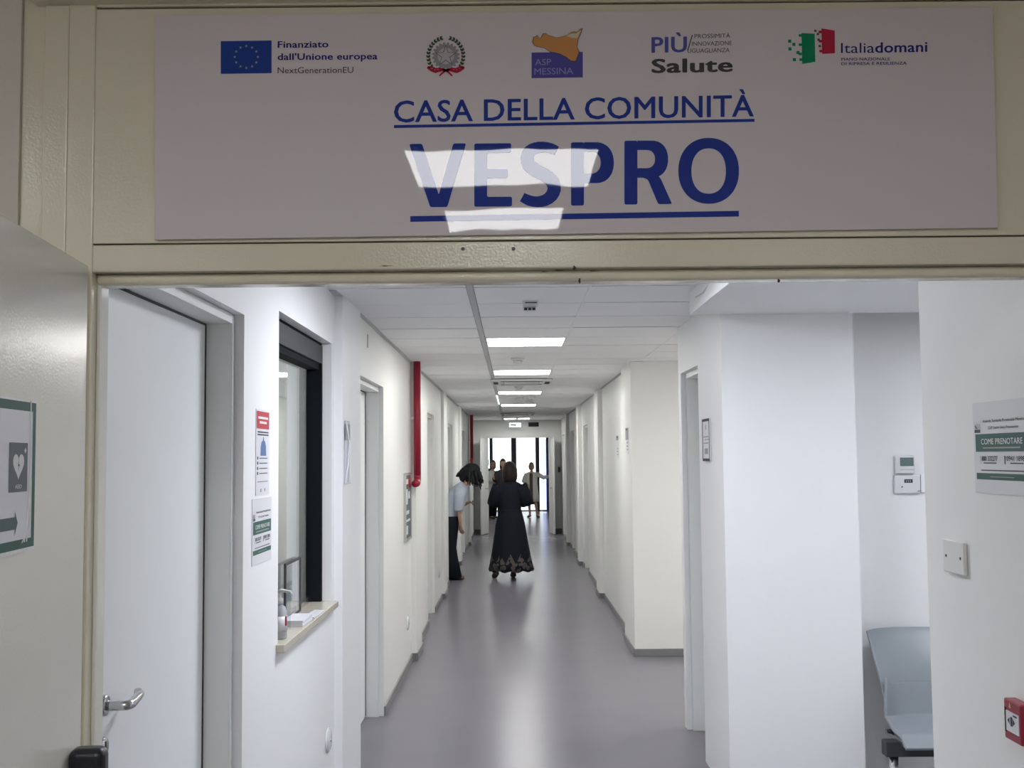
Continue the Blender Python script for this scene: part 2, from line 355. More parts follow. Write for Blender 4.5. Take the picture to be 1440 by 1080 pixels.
# --- door builder
ndoor = [0]
def side_door(side, d, label, lever=True, leaf_m='leaf', ly=None):
    ndoor[0] += 1
    y0, y1, face, zt = d
    r = empty('door_%d' % ndoor[0], (face, (y0 + y1) / 2, 0)); tag(r, label, 'door', kind='structure')
    fx = face
    def X(dep): return (-(dep)) if side < 0 else dep           # local depth into the wall
    def bx(d0, d1, a, b, z0, z1):
        p, q = sorted((X(d0), X(d1))); return B(p, q, a, b, z0, z1)
    L0, L1 = y0 - (y0 + y1) / 2, y1 - (y0 + y1) / 2
    fr = 0.034; jw = 0.032
    j = MB()
    for a, b, z0, z1 in ((L0, L0 + jw, 0, zt), (L1 - jw, L1, 0, zt), (L0 + jw, L1 - jw, zt - jw, zt)):
        p, q = sorted((X(fr), X(0.20))); j.box(p, q, a + 0.001, b - 0.001, z0, z1 - 0.001)
    j.build('door_frame', M['casing'], r, bevel=0.002)
    c = MB()
    for a, b, z0, z1 in ((L0, L0 + jw, 0, zt), (L1 - jw, L1, 0, zt), (L0 + jw, L1 - jw, zt - jw, zt)):
        p, q = sorted((X(fr - 0.003), X(fr + 0.0))); c.box(p, q, a + 0.002, b - 0.002, z0, z1 - 0.002)
    c.build('frame_face', M['casing_w'], r)
    s_ = MB()
    for a, b, z0, z1 in ((L0 + jw, L0 + jw + 0.006, 0.01, zt - jw), (L1 - jw - 0.006, L1 - jw, 0.01, zt - jw), (L0 + jw, L1 - jw, zt - jw - 0.006, zt - jw)):
        p, q = sorted((X(0.114), X(0.13))); s_.box(p, q, a, b, z0, z1)
    s_.build('seal', M['seal'], r)
    lf = bx(0.117, 0.157, L0 + jw + 0.006, L1 - jw - 0.006, 0.008, zt - jw - 0.006).build('leaf', M[leaf_m], r, bevel=0.002)
    if lever:
        yh = L0 + jw + 0.045 if ly is None else ly - (y0 + y1) / 2
        lever_set(lf, X(0.117), yh, 1.095, -1 if side > 0 else 1)
    return r
def lever_set(parent, x, y, z, nx, dirn=1):
    """round rose with curved return lever and a key escutcheon; nx is the outward direction"""
    MB().lathe((x, y, z), [(0.025, 0.0), (0.026, nx * 0.003), (0.024, nx * 0.010), (0.021, nx * 0.011)], 24, 'x').build('rose', M['steel'], parent, smooth=True)
    pts = []; rad = []
    for t in range(4): pts.append((x + nx * (0.009 + 0.013 * t), y, z)); rad.append(0.0122)
    for k in range(1, 7):
        a = k / 6 * math.pi / 2; pts.append((x + nx * (0.048 + 0.014 * math.sin(a)), y + dirn * 0.02 * (1 - math.cos(a)), z)); rad.append(0.0122)
    for k in range(1, 9): pts.append((x + nx * (0.062 - 0.0035 * (k / 8) ** 2 * 4), y + dirn * (0.02 + 0.105 * k / 8), z + 0.004 * math.sin(k / 8 * 3))); rad.append(0.0122 - 0.0002 * k)
    pts.append((x + nx * 0.040, y + dirn * 0.134, z + 0.004)); rad.append(0.0105); pts.append((x + nx * 0.034, y + dirn * 0.136, z + 0.004)); rad.append(0.009)
    MB().tube(pts, rad, 14).build('lever', M['steel'], parent, smooth=True)
    MB().lathe((x, y, z - 0.098), [(0.024, 0.0), (0.025, nx * 0.003), (0.022, nx * 0.008)], 24, 'x').build('key_escutcheon', M['steel'], parent, smooth=True)
    p, q = sorted((x + nx * 0.0078, x + nx * 0.009)); MB().box(p, q, y - 0.004, y + 0.004, z - 0.112, z - 0.084).build('keyhole', M['black_pl'], parent)
LD = ['pale grey door with steel lever nearest the entrance, on the left', 'recessed grey door just past the service window', 'grey door beyond the upright red pipe on the left',
      'grey door where the leaning woman stands', 'farthest door on the left wall']
RD = ['recessed door on the right at the corner of the side passage', 'second door on the right wall past the white pilaster', 'third door on the right wall', 'farthest door on the right wall by the end wall']
for d, l in zip(DOORS_L, LD): side_door(-1, d, l, ly=2.717 if d[0] < 3 else None)
for d, l in zip(DOORS_R, RD): side_door(1, d, l)

# --- end double door, both leaves folded towards us
r = empty('door_10', (0, 24.8, 0)); tag(r, 'white double door standing open in the end wall', 'door', kind='structure')
MB().box(EX0 - 0.05, EX0, -0.02, 0.15, 0, EZ).box(EX1, EX1 + 0.05, -0.02, 0.15, 0, EZ).box(EX0 - 0.05, EX1 + 0.05, -0.02, 0.15, EZ, EZ + 0.05).build('door_frame', M['casing'], r)
def slant(x0, y0, x1, y1, t, z0, z1):
    d = Vector((x1 - x0, y1 - y0, 0)).normalized(); n = Vector((-d.y, d.x, 0)) * t
    a = [Vector((x0, y0, z0)), Vector((x1, y1, z0)), Vector((x1, y1, z0)) + n, Vector((x0, y0, z0)) + n]
    return MB().hexa(a, [p + Vector((0, 0, z1 - z0)) for p in a])
ll = slant(EX0 - 0.01, -0.03, -0.665, -0.62, -0.04, 0.01, 2.09).build('leaf', M['casing_w'], r, bevel=0.003)
rl = slant(EX1 + 0.01, -0.03, 0.865, -0.62, 0.04, 0.01, 2.09).build('leaf', M['casing_w'], r, bevel=0.003)
MB().tube([(-0.60, -0.5, 1.0), (-0.55, -0.5, 1.0), (-0.55, -0.38, 1.0)], 0.01).build('handle', M['steel'], ll)
MB().tube([(0.85, -0.5, 1.0), (0.80, -0.5, 1.0), (0.80, -0.38, 1.0)], 0.01).build('handle', M['steel'], rl)

# --- ceiling: separate tiles on a grid
PIT, YB = 0.564, 5.829
tc = empty('ceiling', (0, 0, 0)); tc['kind'] = 'structure'
MB().box(-1.35, 3.3, 2.43, 24.8, ZC + 0.022, ZC + 0.06).build('ceiling_backing', M['ceil_back'], tc)
cols = {'l': (-0.90, -0.215), 'c': (-0.178, 0.372), 'r': (0.384, 1.09)}
lightcells = {-3: 'L0', 3: 'L1', 8: 'L2', 14: 'L3', 20: 'L4', 31: 'L5', 10: 'A1', 26: 'A2'}
tile_me = {}
def tile(x0, x1, k, key):
    y = YB + k * PIT
    if key not in tile_me:
        mb = B(x0, x1, 0.010, PIT - 0.010, 0, 0.02); o = mb.build('ceiling_tile', M['ceil'], tc); o.location = (0, y, ZC); tile_me[key] = o.data
    else:
        o = bpy.data.objects.new('ceiling_tile', tile_me[key]); COL.objects.link(o); o.parent = tc; o.location = (0, y, ZC)
    o.location.z += random.uniform(-0.0012, 0.0012)
for k in range(-6, 34):
    y = YB + k * PIT
    if y + PIT > 24.82: continue
    tile(*cols['l'], k, 'l')
    if k not in lightcells: tile(*cols['c'], k, 'c')
    if y > 5.4 or True: tile(*cols['r'], k, 'r')
    if 6.9 < y < 9.6:
        tile(1.093, 1.79, k, 's1'); tile(1.81, 2.49, k, 's2')
MB().box(-0.212, -0.181, 2.43, 24.8, ZC - 0.003, ZC + 0.022).build('grid_rail', M['tee'], tc)
MB().box(0.373, 0.383, 2.43, 24.8, ZC - 0.001, ZC + 0.022).build('grid_rail', M['ceil'], tc)
MB().box(-0.90, -0.835, 5.3, 24.8, ZC - 0.006, ZC + 0.001).build('edge_trim', M['tee'], tc)
MB().box(1.05, 1.10, 9.5, 24.8, ZC - 0.006, ZC + 0.001).build('edge_trim', M['tee'], tc)
# lowered soffit over the waiting niche
struct('ceiling_niche', B(0.885, 3.3, 2.43, 5.5, ZN, ZC + 0.02), M['wall_entry'])

# --- LED ceiling panels
ords = {'L0': 'first', 'L1': 'nearest visible', 'L2': 'second visible', 'L3': 'third visible', 'L4': 'fourth visible'}
def led(name, x0, x1, y0, y1, z, m, label, group=None, up_=0.02, nm='ceiling_light'):
    r = empty(nm, ((x0 + x1) / 2, (y0 + y1) / 2, z)); tag(r, label, 'light', group)
    a, b = (x1 - x0) / 2, (y1 - y0) / 2; t = 0.010
    MB().box(-a, a, -b, -b + t, -0.004, up_).box(-a, a, b - t, b, -0.004, up_).box(-a, -a + t, -b + t, b - t, -0.004, up_).box(a - t, a, -b + t, b - t, -0.004, up_).build('frame', M['white_pl'], r)
    B(-a + t, a - t, -b + t, b - t, 0.0, 0.008).build('diffuser', M[m], r)
    return r
for k, v in lightcells.items():
    y = YB + k * PIT
    if v in ('L0', 'L1', 'L2', 'L3', 'L4'):
        led(v, -0.178, 0.372, y + 0.006, y + PIT - 0.006, ZC, 'led_entry' if v == 'L0' else 'led',
            'square LED panel over the entry, hidden by the lintel' if v == 'L0' else 'bright square LED ceiling panel, %s one from the entrance' % ords[v].replace(' visible', ''), 'square LED ceiling panels')
    if v == 'L5':
        led(v, -0.178, 0.085, y + 0.02, y + PIT - 0.02, ZC, 'led', 'left half of the farthest LED ceiling lamp pair', 'square LED ceiling panels')
        led(v, 0.12, 0.372, y + 0.02, y + PIT - 0.02, ZC, 'led', 'right half of the farthest LED ceiling lamp pair', 'square LED ceiling panels')
# unseen lamp added to light the side passage, and the niche lamp
led('s', 2.5, 3.05, 7.9, 8.45, ZC - 0.015, 'led_side', 'LED panel over the side passage on the right'); led('n', 1.9, 2.45, 3.9, 4.45, ZN - 0.015, 'led_niche', 'LED panel over the waiting niche')
led('f', -0.6, 0.0, 28.0, 28.6, 2.5 - 0.015, 'led_far', 'LED panel nearer the corridor in the far room')  # both far panels are unseen, added to light the people there
led('f', 0.3, 0.9, 28.0, 28.6, 2.5 - 0.015, 'led_far', 'LED panel on the right in the far room')
# glowing strip added between two panels in place of a bright reflection
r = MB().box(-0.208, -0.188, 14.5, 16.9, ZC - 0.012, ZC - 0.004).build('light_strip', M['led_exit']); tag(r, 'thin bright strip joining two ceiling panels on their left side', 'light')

# --- ceiling cassette air conditioners
for k, lb in ((10, 'white ceiling air conditioner cassette after the second light panel'), (26, 'farther white ceiling air conditioner cassette near the end wall')):
    y = YB + k * PIT; r = empty('air_conditioner', (0.1, y + PIT / 2, ZC)); tag(r, lb, 'air conditioner', 'ceiling air conditioners')
    B(-0.32, 0.32, -0.30, 0.30, -0.028, -0.004).build('cover', M['white_pl'], r, bevel=0.01)
    B(-0.19, 0.19, -0.18, 0.18, -0.032, -0.028).build('intake_grille', M['tee'], r)
    for i in range(7): B(-0.18, 0.18, -0.165 + i * 0.05, -0.150 + i * 0.05, -0.035, -0.032).build('slat', M['cover'], r)
    for (a, b, c, d) in ((-0.22, 0.22, -0.275, -0.225), (-0.22, 0.22, 0.225, 0.275), (-0.295, -0.245, -0.17, 0.17), (0.245, 0.295, -0.17, 0.17)):
        B(a, b, c, d, -0.031, -0.0275).build('air_outlet', M['black_grille'], r)
# --- smoke detectors
for x, y, lb in ((0.05, 9.10, 'round white smoke detector after the first light panel'), (0.08, 12.75, 'round white smoke detector after the near air conditioner'),
                 (0.10, 15.1, 'round white smoke detector, left of a pair between third and fourth panel'), (0.26, 15.0, 'round white smoke detector, right of a pair between third and fourth panel'),
                 (0.25, 16.2, 'round white smoke detector just before the fourth light panel')):
    r = empty('smoke_detector', (x, y, ZC)); tag(r, lb, 'smoke detector', 'ceiling smoke detectors')
    MB().lathe((0, 0, 0), [(0.055, 0.0), (0.055, -0.012), (0.048, -0.018)], 24).build('base', M['white_pl'], r, smooth=True)
    MB().lathe((0, 0, 0), [(0.036, -0.018), (0.034, -0.038), (0.012, -0.043)], 24).build('chamber', M['casing_w'], r, smooth=True)
# motion sensor / emergency unit near the entrance
r = empty('ceiling_sensor', (0.10, 5.83, ZC)); tag(r, 'small white ceiling sensor box with dark slots above the entrance', 'sensor')
B(-0.04, 0.04, -0.11, 0.02, -0.022, 0).build('housing', M['white_pl'], r, bevel=0.005)
B(-0.028, 0.032, -0.1125, -0.109, -0.014, -0.009).build('slot', M['black_grille'], r)
MB().box(-0.036, 0.030, -0.012, 0.020, -0.040, -0.022).build('lens_block', M['white_pl'], r, bevel=0.004)
for i in range(3): B(-0.032 + i * 0.021, -0.016 + i * 0.021, -0.0135, -0.011, -0.038, -0.025).build('slot', M['black_grille'], r)
# bracket on the niche soffit
r = MB().tube([(0.92, 4.72, ZN + 0.105), (0.89, 4.9, ZN + 0.08), (0.883, 5.1, ZN + 0.05), (0.8825, 5.3, ZN + 0.06)], 0.003, 8).build('cable', M['tee']); tag(r, 'thin grey cable along the soffit edge at upper right', 'cable')

# --- exit sign and vent on the end wall
r = empty('exit_sign', (0.06, 24.45, 2.42)); tag(r, 'lit exit sign hanging above the far double door', 'sign')
B(-0.13, 0.13, -0.015, 0.015, -0.09, 0.0).build('light_box', M['led_exit'], r, bevel=0.004)
B(-0.15, 0.15, -0.02, 0.02, 0.0, 0.025).build('housing', M['white_pl'], r); MB().tube([(0, 0, 0.02), (0, 0, 0.065)], 0.008).build('rod', M['white_pl'], r)
def PX(x, y): return (-0.13 + x, -0.0165, -0.09 + y)
mb = MB(); poly_on(mb, PX, [(0.03, 0.03), (0.12, 0.03), (0.12, 0.015), (0.16, 0.045), (0.12, 0.075), (0.12, 0.06), (0.03, 0.06)]); mb.build('arrow', M['p_green'], r)
r = empty('vent_grille', (0.47, 24.8, 2.40)); tag(r, 'small black vent high on the end wall', 'vent')
B(-0.115, 0.115, -0.02, 0, -0.055, 0.04).build('frame', M['black_grille'], r)
for i in range(4): B(-0.105, 0.105, -0.026, -0.02, -0.047 + i * 0.022, -0.037 + i * 0.022).build('slat', M['black_pl'], r)
r = MB().box(1.0, 1.05, 24.77, 24.80, 1.33, 1.45).build('wall_switch', M['black_pl'], bevel=0.004); tag(r, 'small black switch on the end wall right of the open door', 'switch')

# ================================================================ ENTRANCE WALL (transom) AND FRAME
XLJ, XRJ = -0.89, 1.30
struct('wall_entrance', MB().box(-4.2, -1.05, Y0 + 0.0, Y0 + 0.13, 0, 3.0).box(1.42, 3.4, Y0, Y0 + 0.13, 0, 3.0).box(-1.05, 1.42, Y0, Y0 + 0.13, 2.70, 3.0)
       .box(-4.2, -1.12, Y0 + 0.08, Y0 + 0.1, 0, 2.7), M['wall_lobby'])
r = empty('trim_1', (0, Y0, 0)); tag(r, 'cream enamelled steel door frame with transom around the entrance', kind='structure')
def rail(name, *a, m='cream', bv=0.003): return B(*a).build(name, M[m], r, bevel=bv)
rail('jamb', -0.999, XLJ, 0, 0.08, 0, 2.70); rail('jamb', XRJ, 1.42, 0, 0.08, 0, 2.70)
rail('lintel', XLJ, XRJ, 0.0, 0.08, 2.080, 2.138)
rail('top_rail', XLJ, XRJ, -0.002, 0.08, 2.657, 2.70); rail('cornice', -1.02, 1.45, -0.03, 0.02, 2.662, 2.76)
rail('door_stop', XLJ, XLJ + 0.009, 0.03, 0.078, 0, 2.08, m='cream_leaf'); rail('door_stop', XRJ - 0.016, XRJ, 0.03, 0.08, 0, 2.08)  # left stop gets the paler leaf colour to stand in for corridor light
MB().box(XLJ, XRJ, 0.022, 0.08, 2.055, 2.0795).build('door_stop', M['cream'], r, bevel=0.010, seg=4)
rail('transom_panel', -0.942, 1.40, 0.004, 0.05, 2.1415, 2.654, bv=0.002)
MB().box(-0.947, 1.40, 0.010, 0.04, 2.137, 2.66).build('panel_joint', M['chip'], r)
rail('stile', -0.9985, -0.946, -0.004, 0.02, 2.085, 2.66)
rail('wall_strip', -1.05, -0.999, 0.008, 0.05, 0, 2.70, m='cream')
for px, py, rr in ((651, 350, 0.004), (722, 350, 0.004)):
    p = at_y(px, py, Y0); MB().lathe((p.x, -0.0012, p.z), [(rr, 0), (rr * 0.9, 0.001)], 14, 'y').build('screw_hole', M['black_pl'], r)
for px, py, a, b in ((544, 374, 0.018, 0.0012), (766, 382, 0.012, 0.0012), (808, 377, 0.005, 0.006), (790, 380, 0.03, 0.0014), (835, 381, 0.016, 0.001)):
    p = at_y(px, py, Y0); w_ = MB()
    w_.ngon([(p.x + a * math.cos(t) * (0.75 + 0.25 * math.sin(5 * t + px)), -0.0006, p.z + b * math.sin(t) * (0.8 + 0.3 * math.cos(3 * t))) for t in [i * math.pi / 8 for i in range(16)]])
    w_.build('paint_chip', M['chip'], r)
for px, py, a, b in ((815, 395, 0.003, 0.006), (1095, 395, 0.004, 0.004)):
    p = at_y(px, py, Y0 + 0.022); w_ = MB()
    w_.ngon([(p.x + a * math.cos(t) * (0.75 + 0.25 * math.sin(5 * t + px)), 0.0212, p.z + b * math.sin(t)) for t in [i * math.pi / 8 for i in range(16)]])
    w_.build('paint_chip', M['chip'], r)

# lobby around the camera
struct('wall_lobby_left', B(-3.1, -3.0, -3.2, Y0, 0, 3.0), M['wall_lobby']); struct('wall_lobby_right', B(2.5, 2.6, -3.2, Y0, 0, 3.0), M['wall_lobby'])
struct('wall_lobby_back', B(-3.1, 2.6, -3.3, -3.2, 0, 3.0), M['wall_lobby']); struct('ceiling_lobby', B(-4.2, 3.4, -3.3, Y0 + 0.13, 2.9, 3.0), M['wall_lobby'])
led('a', -0.42, 0.36, -0.19, 0.43, 2.885, 'led_lobby', 'square lobby ceiling lamp in front of the sign', 'lobby ceiling lamps'); led('b', -0.33, 0.26, -1.17, -0.66, 2.885, 'led_lobby', 'square lobby ceiling lamp behind the first one', 'lobby ceiling lamps')

led('c', -2.6, -2.0, -2.2, -1.6, 2.885, 'led_lobby', 'square lobby ceiling lamp at the back left', 'lobby ceiling lamps'); led('d', -0.1, 0.5, -2.25, -1.75, 2.885, 'led_lobby', 'square lobby ceiling lamp at the back middle', 'lobby ceiling lamps'); led('e', 1.6, 2.2, -3.0, -2.4, 2.885, 'led_lobby', 'square lobby ceiling lamp at the back right', 'lobby ceiling lamps'); led('g', -2.6, -2.0, 0.0, 0.6, 2.885, 'led_lobby', 'square lobby ceiling lamp at the left', 'lobby ceiling lamps')  # unseen lamps added for ambient light, back ones also for lintel sparkle

# --- open cream door leaf on the left
LRZ = 0.0925
r = empty('door_11', (XLJ, Y0 - 0.02, 0), LRZ); tag(r, 'cream entrance door leaf standing open on the left', 'door', kind='structure')
lf = B(-0.045, 0.0, -0.86, 0.0, 0.01, 2.09).build('leaf', M['cream_leaf'], r, bevel=0.003)
for z in (0.3, 1.2, 1.9): MB().lathe((-0.03, 0.008, z), [(0.009, 0), (0.009, 0.09)], 12).build('hinge', M['cream'], lf, smooth=True)
r = empty('panic_bar', (XLJ + 0.101 * math.sin(LRZ), Y0 - 0.02 - 0.101 * math.cos(LRZ), 1.0), LRZ); tag(r, 'black panic bar housing on the open cream door leaf', 'door hardware')
B(0.001, 0.072, 0.0, 0.05, -0.09, 0.114).build('housing', M['black_pl'], r, bevel=0.018, seg=6)
MB().tube([(0.045, 0.0, -0.05), (0.045, -0.58, -0.05)], 0.018, 14).build('push_bar', M['red'], r, smooth=True)

# ================================================================ THE SIGN
YS = Y0 - 0.006
r = empty('wall_sign', (0, YS, 2.4)); tag(r, 'white acrylic sign with blue lettering CASA DELLA COMUNITA VESPRO on the transom', 'sign')
q = [at_y(217, 22, YS), at_y(1395.7, 10, YS), at_y(1404, 320, YS), at_y(217, 337, YS)]
base = Vector((0, YS, 2.4))
MB().hexa([p - base for p in q], [p - base + Vector((0, 0.006, 0)) for p in q]).build('plate', M['plate'], r, bevel=0.0008)
def PS(x, y, off=0.0006):                                   # sheet coordinates: pixels of the sign as photographed
    p = at_y(x, -y, YS); return (p.x - base.x, -off, p.z - base.z)
def PS2(x, y): return PS(x, y, 0.0009)
def PS3(x, y): return PS(x, y, 0.0012)
def PS4(x, y): return PS(x, y, 0.0015)
def stext(s, x0, x1, yl, yr, h, m, bold, nm='lettering', P=PS): return text_on(nm, s, P, x0, x1, (-yl, -yr), h, M[m], r, bold)
stext('CASA DELLA COMUNIT\u00c0', 554, 1060, 172, 163.5, 31.5, 'i_blue', 0.02)
mb = MB(); poly_on(mb, PS, [(554, -180.2), (1061, -171.4), (1061, -167.2), (554, -176.0)]); mb.build('underline', M['i_blue'], r)
# the five big letters, each a part
def rpoly(pts, rad=2.6):
    out = []; n = len(pts)
    for i in range(n):
        p, a, b = Vector(pts[i]), Vector(pts[i - 1]), Vector(pts[(i + 1) % n]); d1, d2 = (a - p), (b - p); q = min(rad, d1.length * .4, d2.length * .4)
        p1, p2 = p + d1.normalized() * q, p + d2.normalized() * q
        for t in (0, .33, .67, 1): out.append(tuple(p1 * (1 - t) ** 2 + p * 2 * t * (1 - t) + p2 * t * t))
    return out
def loops(mb, P, outer, inner):
    n0 = len(mb.v); n = len(outer); mb.v += [tuple(P(x, -y)) for x, y in outer] + [tuple(P(x, -y)) for x, y in inner]
    for i in range(n): j = (i + 1) % n; mb.f.append((n0 + i, n0 + j, n0 + n + j, n0 + n + i))
def sup(cx, cy, rx, ry, e, n=64, a0=0.0, a1=2 * math.pi):
    o = []
    for i in range(n):
        t = a0 + (a1 - a0) * i / (n if a1 - a0 > 6.2 else n - 1); c, q = math.cos(t), math.sin(t)
        o.append((cx + rx * math.copysign(abs(c) ** e, c), cy + ry * math.copysign(abs(q) ** e, q)))
    return o
L_ = MB(); poly_on(L_, PS, [(x, -y) for x, y in rpoly([(575.4, 202.6), (593.5, 202.2), (617, 274), (637.5, 201.8), (655.5, 201.6), (629, 291.2), (605, 291.4)])]); L_.build('big_letter', M['i_blue'], r)
L_ = MB(); poly_on(L_, PS, [(x, -y) for x, y in rpoly([(667, 202), (718.8, 201.4), (718.8, 215), (685, 215.4), (685, 238), (714.3, 237.8), (714.3, 250.6), (685, 250.9), (685, 276.9), (720, 276.6), (720, 290.2), (667, 290.8)])]); L_.build('big_letter', M['i_blue'], r)
ctr = [(783, 212.2), (775, 208.6), (764, 206.9), (753, 208.4), (744.5, 213.5), (741.2, 222.5), (743.6, 231.5), (751, 238), (761, 243.4), (771, 249.5), (777.8, 257.5), (779.3, 266.5), (775.2, 275.5), (766.5, 281.8), (755, 283.8), (744, 282), (734.3, 277.2)]
wd = [6.5, 7.2, 7.6, 8.2, 9.0, 9.4, 9.6, 9.6, 9.4, 9.5, 9.6, 9.5, 9.0, 8.2, 7.5, 7.4, 6.6]
L_ = MB(); sm = []
for i in range(len(ctr) - 1):
    P0, P1, P2, P3 = [Vector(ctr[max(0, min(len(ctr) - 1, j))]) for j in (i - 1, i, i + 1, i + 2)]
    for t in (0, .5): sm.append((0.5 * ((2 * P1) + (P2 - P0) * t + (2 * P0 - 5 * P1 + 4 * P2 - P3) * t * t + (3 * P1 - P0 - 3 * P2 + P3) * t ** 3), wd[i] * (1 - t) + wd[i + 1] * t))
sm.append((Vector(ctr[-1]), wd[-1])); lo, ro = [], []
for i, (p, w_) in enumerate(sm):
    d = (sm[min(i + 1, len(sm) - 1)][0] - sm[max(i - 1, 0)][0]).normalized(); nn = Vector((-d.y, d.x)); lo.append(p + nn * w_); ro.append(p - nn * w_)
for i in range(len(sm) - 1): poly_on(L_, PS, [(q.x, -q.y) for q in (lo[i], lo[i + 1], ro[i + 1], ro[i])])
L_.build('big_letter', M['i_blue'], r)
def bowl(mb, x0, xr, yt, yb, xi, ti, bi):
    h = (yb - yt) / 2; cy = (yb + yt) / 2; cx = xr - h * .86; ih = (bi - ti) / 2; icx = xi - ih * .9
    outer = [(x0, yt)] + sup(cx, cy, xr - cx, h, .92, 24, -math.pi / 2, math.pi / 2) + [(x0, yb)]; inner = [(x0, ti)] + sup(icx, (ti + bi) / 2, xi - icx, ih, .92, 24, -math.pi / 2, math.pi / 2) + [(x0, bi)]
    for i in range(len(outer) - 1): poly_on(mb, PS, [(outer[i][0], -outer[i][1]), (outer[i + 1][0], -outer[i + 1][1]), (inner[i + 1][0], -inner[i + 1][1]), (inner[i][0], -inner[i][1])])
L_ = MB(); poly_on(L_, PS, [(x, -y) for x, y in rpoly([(803, 200.3), (821.2, 200.1), (821.2, 289), (803, 289.2)])]); bowl(L_, 821.2, 863.2, 200.1, 257.6, 844.6, 213.2, 244.4); L_.build('big_letter', M['i_blue'], r)
L_ = MB(); poly_on(L_, PS, [(x, -y) for x, y in rpoly([(878, 198), (896.3, 197.8), (896.3, 287.6), (878, 287.8)])]); bowl(L_, 896.3, 939.5, 197.8, 250, 921, 211, 236.6)
poly_on(L_, PS2, [(x, -y) for x, y in rpoly([(902, 246), (922, 244), (929, 251), (945, 286.8), (925.5, 287.2), (911, 252.5), (903, 249.5)])]); L_.build('big_letter', M['i_blue'], r)
L_ = MB(); loops(L_, PS, sup(996.5, 240.3, 42.6, 46.3, .93), sup(996.5, 240.6, 24.2, 31.8, .90)); L_.build('big_letter', M['i_blue'], r)
mb = MB(); poly_on(mb, PS, [(577, -312), (1039, -304.5), (1039, -296.5), (577, -304)]); mb.build('underline', M['i_blue'], r)
# flag with ring of stars
def star(mb, P, cx, cy, R, rr=None, n=5, rot=math.pi / 2):
    rr = rr or R * 0.42
    poly_on(mb, P, [(cx + (R if i % 2 == 0 else rr) * math.cos(rot + i * math.pi / n), cy + (R if i % 2 == 0 else rr) * math.sin(rot + i * math.pi / n)) for i in range(2 * n)])
mb = MB(); poly_on(mb, PS, [(310.5, -104), (382, -103), (382, -57), (310.5, -58)]); mb.build('flag_field', M['i_eu'], r)
mb = MB()
for i in range(12): star(mb, PS2, 346.5 + 16.3 * math.cos(i * math.pi / 6), -80.3 + 15.3 * math.sin(i * math.pi / 6), 2.1)
mb.build('flag_stars', M['i_star'], r)
stext('Finanziato', 390.5, 462, 67.3, 66.6, 9.6, 'i_navy', 0.03); stext("dall'Unione europea", 390.5, 531, 84.5, 83.5, 9.6, 'i_navy', 0.03); stext('NextGenerationEU', 390.5, 497, 103.2, 102.6, 9, 'i_dark', 0.0)
# republic-style emblem: cogwheel, star, two branches and a ribbon
cx, cy = 627, -79
mb = MB(); N = 20; R1, R0_ = 19.5, 16.5; pts = []
for i in range(N):
    for da, rr in ((0, R0_), (0.25, R1), (0.65, R1), (0.9, R0_)):
        t = (i + da) * 2 * math.pi / N; pts.append((cx + rr * math.cos(t), cy + rr * math.sin(t)))
poly_on(mb, PS, pts); mb.build('cogwheel', M['i_grey'], r)
mb = MB(); poly_on(mb, PS2, [(cx + 11.5 * math.cos(i * math.pi / 12), cy + 11.5 * math.sin(i * math.pi / 12)) for i in range(24)]); mb.build('cog_hub', M['i_lgrey'], r)
mb = MB(); star(mb, PS3, cx, cy, 15.5, 6.4); mb.build('star_outline', M['i_dark'], r); mb = MB(); star(mb, PS4, cx, cy, 13.8, 5.5); mb.build('star', M['i_lgrey'], r)
mb = MB()
for sgn in (-1, 1):
    for i in range(13):
        t = -math.pi / 2 + sgn * (0.5 + i * 0.19); R = 24.5; px, py = cx + R * math.cos(t), cy + 0 + R * 1.05 * math.sin(t)
        for dd in (-0.9, 0.9):
            a = t + math.pi / 2 * sgn + dd * 0.55; l, w_ = 5.6, 1.7; dx, dy = math.cos(a), math.sin(a)
            if sgn > 0 or True: poly_on(mb, PS3, [(px, py), (px + dx * l / 2 - dy * w_, py + dy * l / 2 + dx * w_), (px + dx * l, py + dy * l), (px + dx * l / 2 + dy * w_, py + dy * l / 2 - dx * w_)])
mb.build('branches', M['i_olive'], r)
mb = MB()
def curve_band(mb, P, pts, w_):
    for i in range(len(pts) - 1):
        (x0, y0), (x1, y1) = pts[i], pts[i + 1]; L = math.hypot(x1 - x0, y1 - y0); nx, ny = -(y1 - y0) / L * w_, (x1 - x0) / L * w_
        poly_on(mb, P, [(x0 + nx, y0 + ny), (x1 + nx, y1 + ny), (x1 - nx, y1 - ny), (x0 - nx, y0 - ny)])
for sg in (-1, 1):
    curve_band(mb, PS4, [(cx + sg * x, y) for x, y in ((0, -100), (5, -98), (10, -100), (16, -101), (22, -98), (25.5, -94.5))], 1.9)
    curve_band(mb, PS4, [(cx + sg * x, y) for x, y in ((25.5, -94.5), (20, -95), (14, -97), (8, -96.5), (0, -99))], 1.1)
    curve_band(mb, PS4, [(cx + sg * x, y) for x, y in ((0, -99), (5, -103), (9, -107))], 1.2)
mb.build('ribbon', M['i_red'], r)
